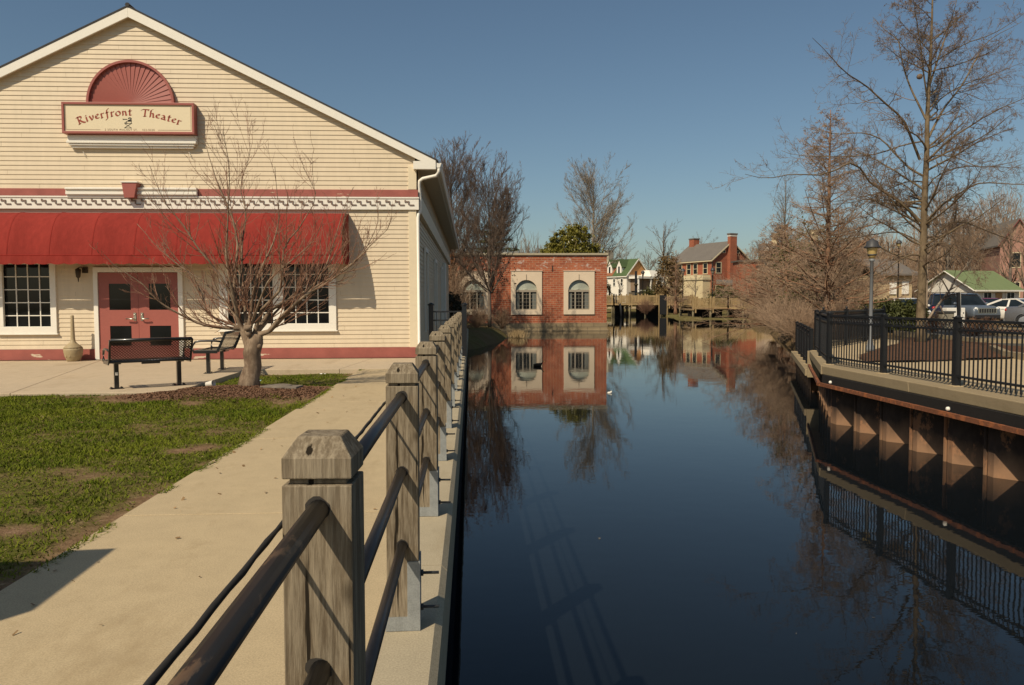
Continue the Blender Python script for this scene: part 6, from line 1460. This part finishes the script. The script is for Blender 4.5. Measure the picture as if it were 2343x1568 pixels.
chimney(lh, -13.4, 4.5, 14.2, 17.4, 1.6, CREAMW, CREAMW); chimney(lh, -4.2, 4.5, 14.2, 18.0, 1.7, CREAMW, CREAMW)
for u in (2,5.5,9,12.5,15): hwin(lh, 'f', u, 9.2, .9, 1.6); hwin(lh, 'f', u, 5, .9, 1.6)
lr = [c for c in lh.children if c.name.startswith('roof')][0]
for x in (-2.2,-8.5,-15.2):
    b = MB(); b.extrude([(x-.8,.4,11.6),(x+.8,.4,11.6),(x+.8,.4,13.2),(x,.4,14.0),(x-.8,.4,13.2)],(0,3,0)); d_ = b.build('dormer', WHITE, lr, world=False); b = MB(); b.box(x-.4,x+.4,.36,.39,12.0,13.1); b.build('pane', GLASS, d_, world=False)
# garage with green roof
A = rad(-31); Yg = 76; q = at(2229,690,Yg); x = float(q[0])
GWALL = M('white_block_wall',(.62,.58,.50),.85,.06,1)
t = thing('garage', 'low white garage with faded green roof behind the parked cars', 'garage', (x,Yg,0), rad(-72))
GL_, GW_ = 6.3, 6.4; ze, zr_ = 2.45, 4.35      # gable faces the camera (local -y), long side faces right (local +x)
b = MB(); b.box(-GW_,0,0,GL_,0,ze); b.extrude([(-GW_,.0,ze),(0,.0,ze),(-GW_/2,.0,zr_)],(0,.1,0)); b.build('wall', GWALL, t, world=False)
b = MB()
for s in (0,1):
    x0_, xm_ = (.35,-GW_/2) if s == 0 else (-GW_-.35,-GW_/2); zl = ze-.35*(zr_-ze)/(GW_/2)
    b.extrude([(x0_,-.4,zl),(xm_,-.4,zr_),(xm_,-.4,zr_+.12),(x0_,-.4,zl+.12)],(0,GL_+.8,0))
rf = b.build('roof', M('faded_green_shingles',(.16,.20,.09),.9,.12,.8), t, world=False)
b = MB(); b.beam((.35,-.44,zl+.03),(-GW_/2,-.44,zr_+.03),.05,.22,(0,1,0)); b.beam((-GW_-.35,-.44,zl+.03),(-GW_/2,-.44,zr_+.03),.05,.22,(0,1,0)); b.box(.33,.47,-.4,GL_+.4,zl-.02,zl+.13); b.build('fascia', WHITE, rf, world=False)
for y in (1.2,4.5):
    b = MB(); b.box(.02,.08,y-.12,y+1.12,1.0,2.2); f = b.build('window', WHITE, t, world=False); b = MB(); b.box(.082,.10,y,y+.46,1.1,2.1); b.box(.082,.10,y+.54,y+1.0,1.1,2.1); b.build('pane', GLASS, f, world=False)
b = MB(); b.box(.02,.07,2.9,3.8,.1,2.1); b.build('door', M('tan_door',(.36,.22,.10),.8,.15,2), t, world=False)
b = MB(); b.box(-4.3,-3.5,-.06,-.02,1.0,1.9); f = b.build('window', WHITE, t, world=False); b = MB(); b.box(-4.2,-3.6,-.08,-.062,1.1,1.8); b.build('pane', GLASS, f, world=False)
b = MB(); b.box(-1.6,-.9,-.05,-.02,1.55,1.9); b.build('vent', GLASS, t, world=False)
# pink house at the right edge
q = at(2284,690,98); x = float(q[0])
t = thing('pink_house', 'tall pink clapboard house with steep red-trimmed gable at the right edge', 'house', (x,98,0), rad(-18)); ze, zr_ = 8.7, 11.6
b = MB(); b.box(0,4.0,0,12,0,ze); b.extrude([(0,0,ze),(4.0,0,ze),(2.0,0,zr_)],(0,.1,0)); b.build('wall', PINKW, t, world=False)
b = MB(); b.box(3.6,15,2.0,12,0,ze-.6); b.build('side_wing', PINKW, t, world=False)
b = MB()
for xa in (-.35,4.35): b.extrude([(xa,-.3,ze-.5),(2.0,-.3,zr_),(2.0,-.3,zr_+.22),(xa,-.3,ze-.28)],(0,12.6,0))
rf = b.build('roof', GREYR, t, world=False); b = MB(); b.beam((-.35,-.33,ze-.42),(2,-.33,zr_+.08),.06,.26,(0,1,0)); b.beam((4.35,-.33,ze-.42),(2,-.33,zr_+.08),.06,.26,(0,1,0)); b.build('fascia', M('maroon_trim',(.22,.06,.05),.7), rf, world=False)
b = MB(); b.extrude([(3.6,1.6,ze-1.0),(15.4,1.6,ze-1.0),(15.4,7,ze+2.2),(3.6,7,ze+2.2)],(0,0,.15)); b.build('wing_roof', GREYR, t, world=False)
for u, z in ((1.3,5.6),(1.3,1.8)):
    b = MB(); b.box(u-.12,u+1.1,-.07,-.02,z-.12,z+1.9); f = b.build('window', WOODT, t, world=False); b = MB(); b.box(u,u+.98,-.09,-.072,z,z+1.78); b.build('pane', GLASS, f, world=False)

# ------------------------------------------------------------------ far trees
rng = np.random.default_rng(71)
FART = M('far_twig', (.19,.14,.105), .9, .2, .4); FARB = bark('far_bark',(.16,.125,.095),(.24,.195,.15),3)
def far_tree(px, Y, top, label, spread=.46, name='bare_tree', r0=.3, nprim=20, ang=.75, rm=.016, mc=None, lv=(9,7), z0=.6, group=None, t0=.25):
    q = at(px, 690, Y); h = float(at(px, top, Y)[2])-z0
    return vase(label, (float(q[0]),Y,z0), h, r0, rng, nprim, spread, name, FARB, mc or FART, ang, lv, t0, .35, rm, .5, group)
far_tree(1516,178,520,'broad bare tree left of the brick house chimney',.5, r0=.42, nprim=24)
far_tree(1402,215,553,'small rounded bare tree beyond the white house chimney',.5, ang=.9)
far_tree(1432,220,554,'small rounded bare tree beyond the white house, right of its chimney',.5, ang=.9)
far_tree(1605,215,537,'rounded bare tree showing above the brick house roof',.5, ang=.9, nprim=26)
far_tree(1482,190,575,'low bare tree behind the gable of the white house',.55, ang=.9)
far_tree(1720,200,558,'bare tree beyond the right slope of the brick house',.5, ang=.9)
far_tree(1748,190,545,'bare tree left of the chimneys of the long house',.5, ang=.9)
far_tree(1590,141,628,'small pale bare tree before the cream wing of the brick house',.5, r0=.14, nprim=14, rm=.010)
far_tree(1418,158,640,'small pale bare tree before the white house wall',.5, r0=.1, nprim=14, rm=.012)
rng = np.random.default_rng(72)
q = at(1545,712,113); cypress('slender bald cypress on the grassy point between the two boardwalks', (float(q[0]),113,-.6), 9.4, .24, 3.6, rng, 80, (9,7), rm=.011)
q = at(1512,690,140); bush('arborvitae', 'tall russet evergreen column right of the white house', (float(q[0])+1.2,140,4.6), (2.5,2.2,4.8), 6500, .22, leafy('bronze_leaf',(.13,.085,.03),(.19,.12,.05)), rng, 90)
q = at(1492,690,143); bush('evergreen_shrub', 'low green evergreen below the porch of the white house', (float(q[0])+1.0,143,2.2), (2.8,2,1.9), 3000, .2, YEW, rng, 50)
q = at(1400,690,150); bush('evergreen_shrub', 'small dark shrub against the white house beside the brick building', (float(q[0])-1.0,150,2.4), (1.2,1.2,2.4), 1500, .18, LEAFD, rng, 30)
q = at(1662,690,126); bush('evergreen_shrub', 'yellow-green shrub behind the right boardwalk under the brick house porch', (float(q[0]),126,1.8), (3.4,2,1.9), 3800, .18, YEW, rng, 60)
q = at(1456,718,127); shrub('small reddish bare bush growing under the left boardwalk', (gx_(1478,128),128,-.9), 1.6, 2.6, rng, 120, bpy.data.materials['red_twig'])
q = at(1530,735,118); b = MB(); P = trunk_line((float(q[0]),112,-1.3), .9, rng, 4, .02)[None]; b.tubes(P, np.array([[.05,.05,.045,.04]]), 6); tag(b.build('stake', PILE), 'lone thin stake at the waterline before the grassy point', 'stake')
# cars in the street before the white house
make_car('dark car half hidden behind the brick building corner below the white house', (gx_(1392,150),150,.75), rad(-10), bpy.data.materials['dark_grey'], 'sedan', group='cars far behind the boardwalk')
make_car('small red car parked far below the white house porch', (gx_(1479,152),152,.75), rad(15), bpy.data.materials['dark_red'], 'sedan', group='cars far behind the boardwalk')
# tall old trees on the right, then the wood on the rise as one mass
rng = np.random.default_rng(73)
for px, Y, top, lb in ((2165,88,500,'bare russet tree behind the garage roof, just right of the oak trunk'),(2215,92,482,'tall bare russet tree standing above the garage roof'),(2262,104,476,'bare russet tree between the garage and the pink gable'),(2062,84,560,'bare russet tree behind the dark lamp post, left of the oak trunk'),(1968,78,545,'bare russet tree behind the lantern of the grey lamp post'),(2308,84,505,'bare russet tree whose twigs veil the pink gable'),(2345,80,540,'bare russet tree at the right edge before the pink house')):
    far_tree(px, Y, top, lb, .46, 'bare_tree', .26, 26, .8, .011, CYT if px != 2215 else TWIGB, (11,8), 0)
def woods(name, label, boxes, n, rng, m):
    """a distant wood: thousands of fine twigs fanned through overlapping crowns, on stems"""
    b = MB()
    for (cx_, cy_, cz_, rx, ry, rz_) in boxes:
        d_ = rng.normal(size=(n,3)); d_ /= np.linalg.norm(d_,axis=1,keepdims=True); p = np.array([cx_,cy_,cz_])+d_*np.array([rx,ry,rz_])*rng.uniform(.15,1,(n,1))**.5
        v = d_*np.array([.6,.6,.5])+np.array([0,0,.75])+rng.normal(0,.35,(n,3)); v /= np.linalg.norm(v,axis=1,keepdims=True); L = rng.uniform(.6,1.8,(n,1)); P = np.stack([p, p+v*L*.5+rng.normal(0,.08,(n,3)), p+v*L],1); b.tubes(P, np.linspace(.028,.012,3)[None]*np.ones((n,1)), 3)
        k = 9; a = rng.uniform(0,6.3,k); r = rng.uniform(.1,.7,k); q0 = np.stack([cx_+rx*r*np.cos(a),cy_+ry*r*np.sin(a),np.zeros(k)],1); q1 = q0+np.stack([rng.normal(0,.5,k),rng.normal(0,.5,k),np.full(k,cz_+rz_*.5)],1); b.tubes(np.stack([q0,(q0+q1)/2,q1],1), np.array([.18,.14,.05])[None]*np.ones((k,1)), 5)
    o = b.build(name, m); o['kind'] = 'stuff'; o['label'] = label; o['category'] = 'woods'; return o
bx = []
for i in range(13): px = 1930+i*44; Y = 118+12*math.sin(i*2.1); x = gx_(px, Y); bx.append((x,Y,5.2+1.6*math.sin(i*1.7)+(2.6 if 4 < i < 9 else 0),4.6,4,5.6+(2 if 4 < i < 9 else 0)))
woods('woods', 'russet leafless wood on the rise behind the garage and parked cars', bx, 2600, rng, CYT)
bx = [(gx_(px, 250),250,4.5+1.5*math.sin(px),11,6,6.0) for px in range(1380,2000,42)]
woods('woods', 'far grey-brown line of leafless trees beyond the houses', bx, 1500, rng, FART)
bx = [(gx_(px, 125),125,5.0,5,4,5) for px in range(1040,1260,36)]
woods('woods', 'grey-brown leafless trees far behind the brick building', bx, 1300, rng, FART)
# low brick house line and tan bank seen through the cypresses
q0, q1 = gx_(2020,66), gx_(2085,66); t = thing('tan_house', 'low tan brick-based house glimpsed between the cypress and the oak trunk', 'house', (q0,66,0)); b = MB(); b.box(q0,q1,66,74,1.3,3.6); b.build('wall', M('tan_wall',(.50,.38,.22),.85,.1,.8), t); b = MB(); b.box(q0-.05,q1+.05,65.95,74,-.2,1.298); b.build('brick_base', BRH, t)
b = MB(); b.extrude([(q0-.5,65.4,3.5),(q1+.4,65.4,3.5),(q1+.4,70,5.0),(q0-.5,70,5.0)],(0,0,.15)); b.extrude([(q0-.5,74.6,3.5),(q1+.4,74.6,3.5),(q1+.4,70.002,5.0),(q0-.5,70.002,5.0)],(0,0,.15)); b.build('roof', GREYR, t)
for k in range(2): b = MB(); b.box(q0+.5+k*1.1,q0+1.1+k*1.1,65.9,65.999,1.9,3.0); b.build('window', WHITE, t)

# ------------------------------------------------------------------ duck and floating litter
q = at(1231,840,31.0); x = float(q[0]); DK = M('duck_brown', (.035,.022,.014), .7, .3, 30, c2=(.10,.065,.035)); DH = M('duck_head', (.012,.02,.014), .4, .2, 20)
t = thing('duck', 'dark mallard duck swimming right in the reflection of the arched window', 'duck', (x,31.0,-1.2))
me_v = []; b = MB()
st = [(-.19,.03,.012,.07),(-.15,.045,.05,.06),(-.07,.055,.085,.075),(.03,.05,.092,.085),(.10,.055,.07,.085),(.135,.09,.042,.055),(.15,.14,.030,.038),(.165,.185,.033,.036),(.19,.205,.032,.030),(.215,.20,.018,.016)]
V = []
for sx, sz, w_, h_ in st:
    for k in range(10): a = k*math.pi/5; V.append((x+sx, 31+w_*math.cos(a), -1.2+sz+h_*math.sin(a)))
idx = np.arange(len(V)).reshape(len(st),10); b.add(V, np.stack([idx[:-1], np.roll(idx[:-1],-1,1), np.roll(idx[1:],-1,1), idx[1:]],-1).reshape(-1,4)[:, ::-1], True); b.f.append((idx[0][None], False, 0)); b.f.append((idx[-1][::-1][None], False, 0))
b.build('body', DK, t); b = MB(); b.lathe([(.014,0),(.018,.03),(.012,.06)],(0,0,0),8); R_ = np.array(Matrix.Rotation(rad(95),3,'Y')); b.xform(lambda v: v*np.array([.5,1.2,1])@R_.T+np.array([x+.212,31,-1.2+.198])); b.build('bill', M('bill_ochre',(.30,.22,.05),.5), t)
b = MB()
for k in range(5): b.add([(x-.3-.35*k,31-.06-.05*k,-1.196),(x-.25-.35*k,31-.04-.05*k,-1.196),(x-.9-.5*k,31-.09-.06*k,-1.196)],[(0,1,2)]) if False else None
for px, py, s, lb in ((1394,901,.05,'small white scrap floating on the water below the brick corner reflection'),(1187,765,.10,'white scrap caught on the tip of the shaded bank')):
    Yw = 1786*2.6/(py-688); q = at(px,py,Yw); b = MB(); b.ball((float(q[0]),float(q[1]),-1.19 if py > 800 else -1.1),(s*1.4,s,s*.6),8); b.ball((float(q[0])+s,float(q[1]),-1.19+s*.5 if py > 800 else -1.05),(s*.6,s*.5,s*.6),6); tag(b.build('floating_litter', WHITE), lb, 'litter')

n = 45; px_ = RNG.uniform(.2,6.8,n); py2 = 3+RNG.random(n)**1.3*40; V, F = chips(px_, py2, np.full(n,-1.198), .006, .016, .002)
o = MB().add(V*np.array([1,1,0])+np.array([0,0,-1.1965]), F).build('floating_debris', leafy('floating_leaf', (.10,.07,.04), (.26,.22,.16))); o['kind'] = 'stuff'; o['label'] = 'scattered specks of leaf and seed floating on the canal'; o['category'] = 'debris'
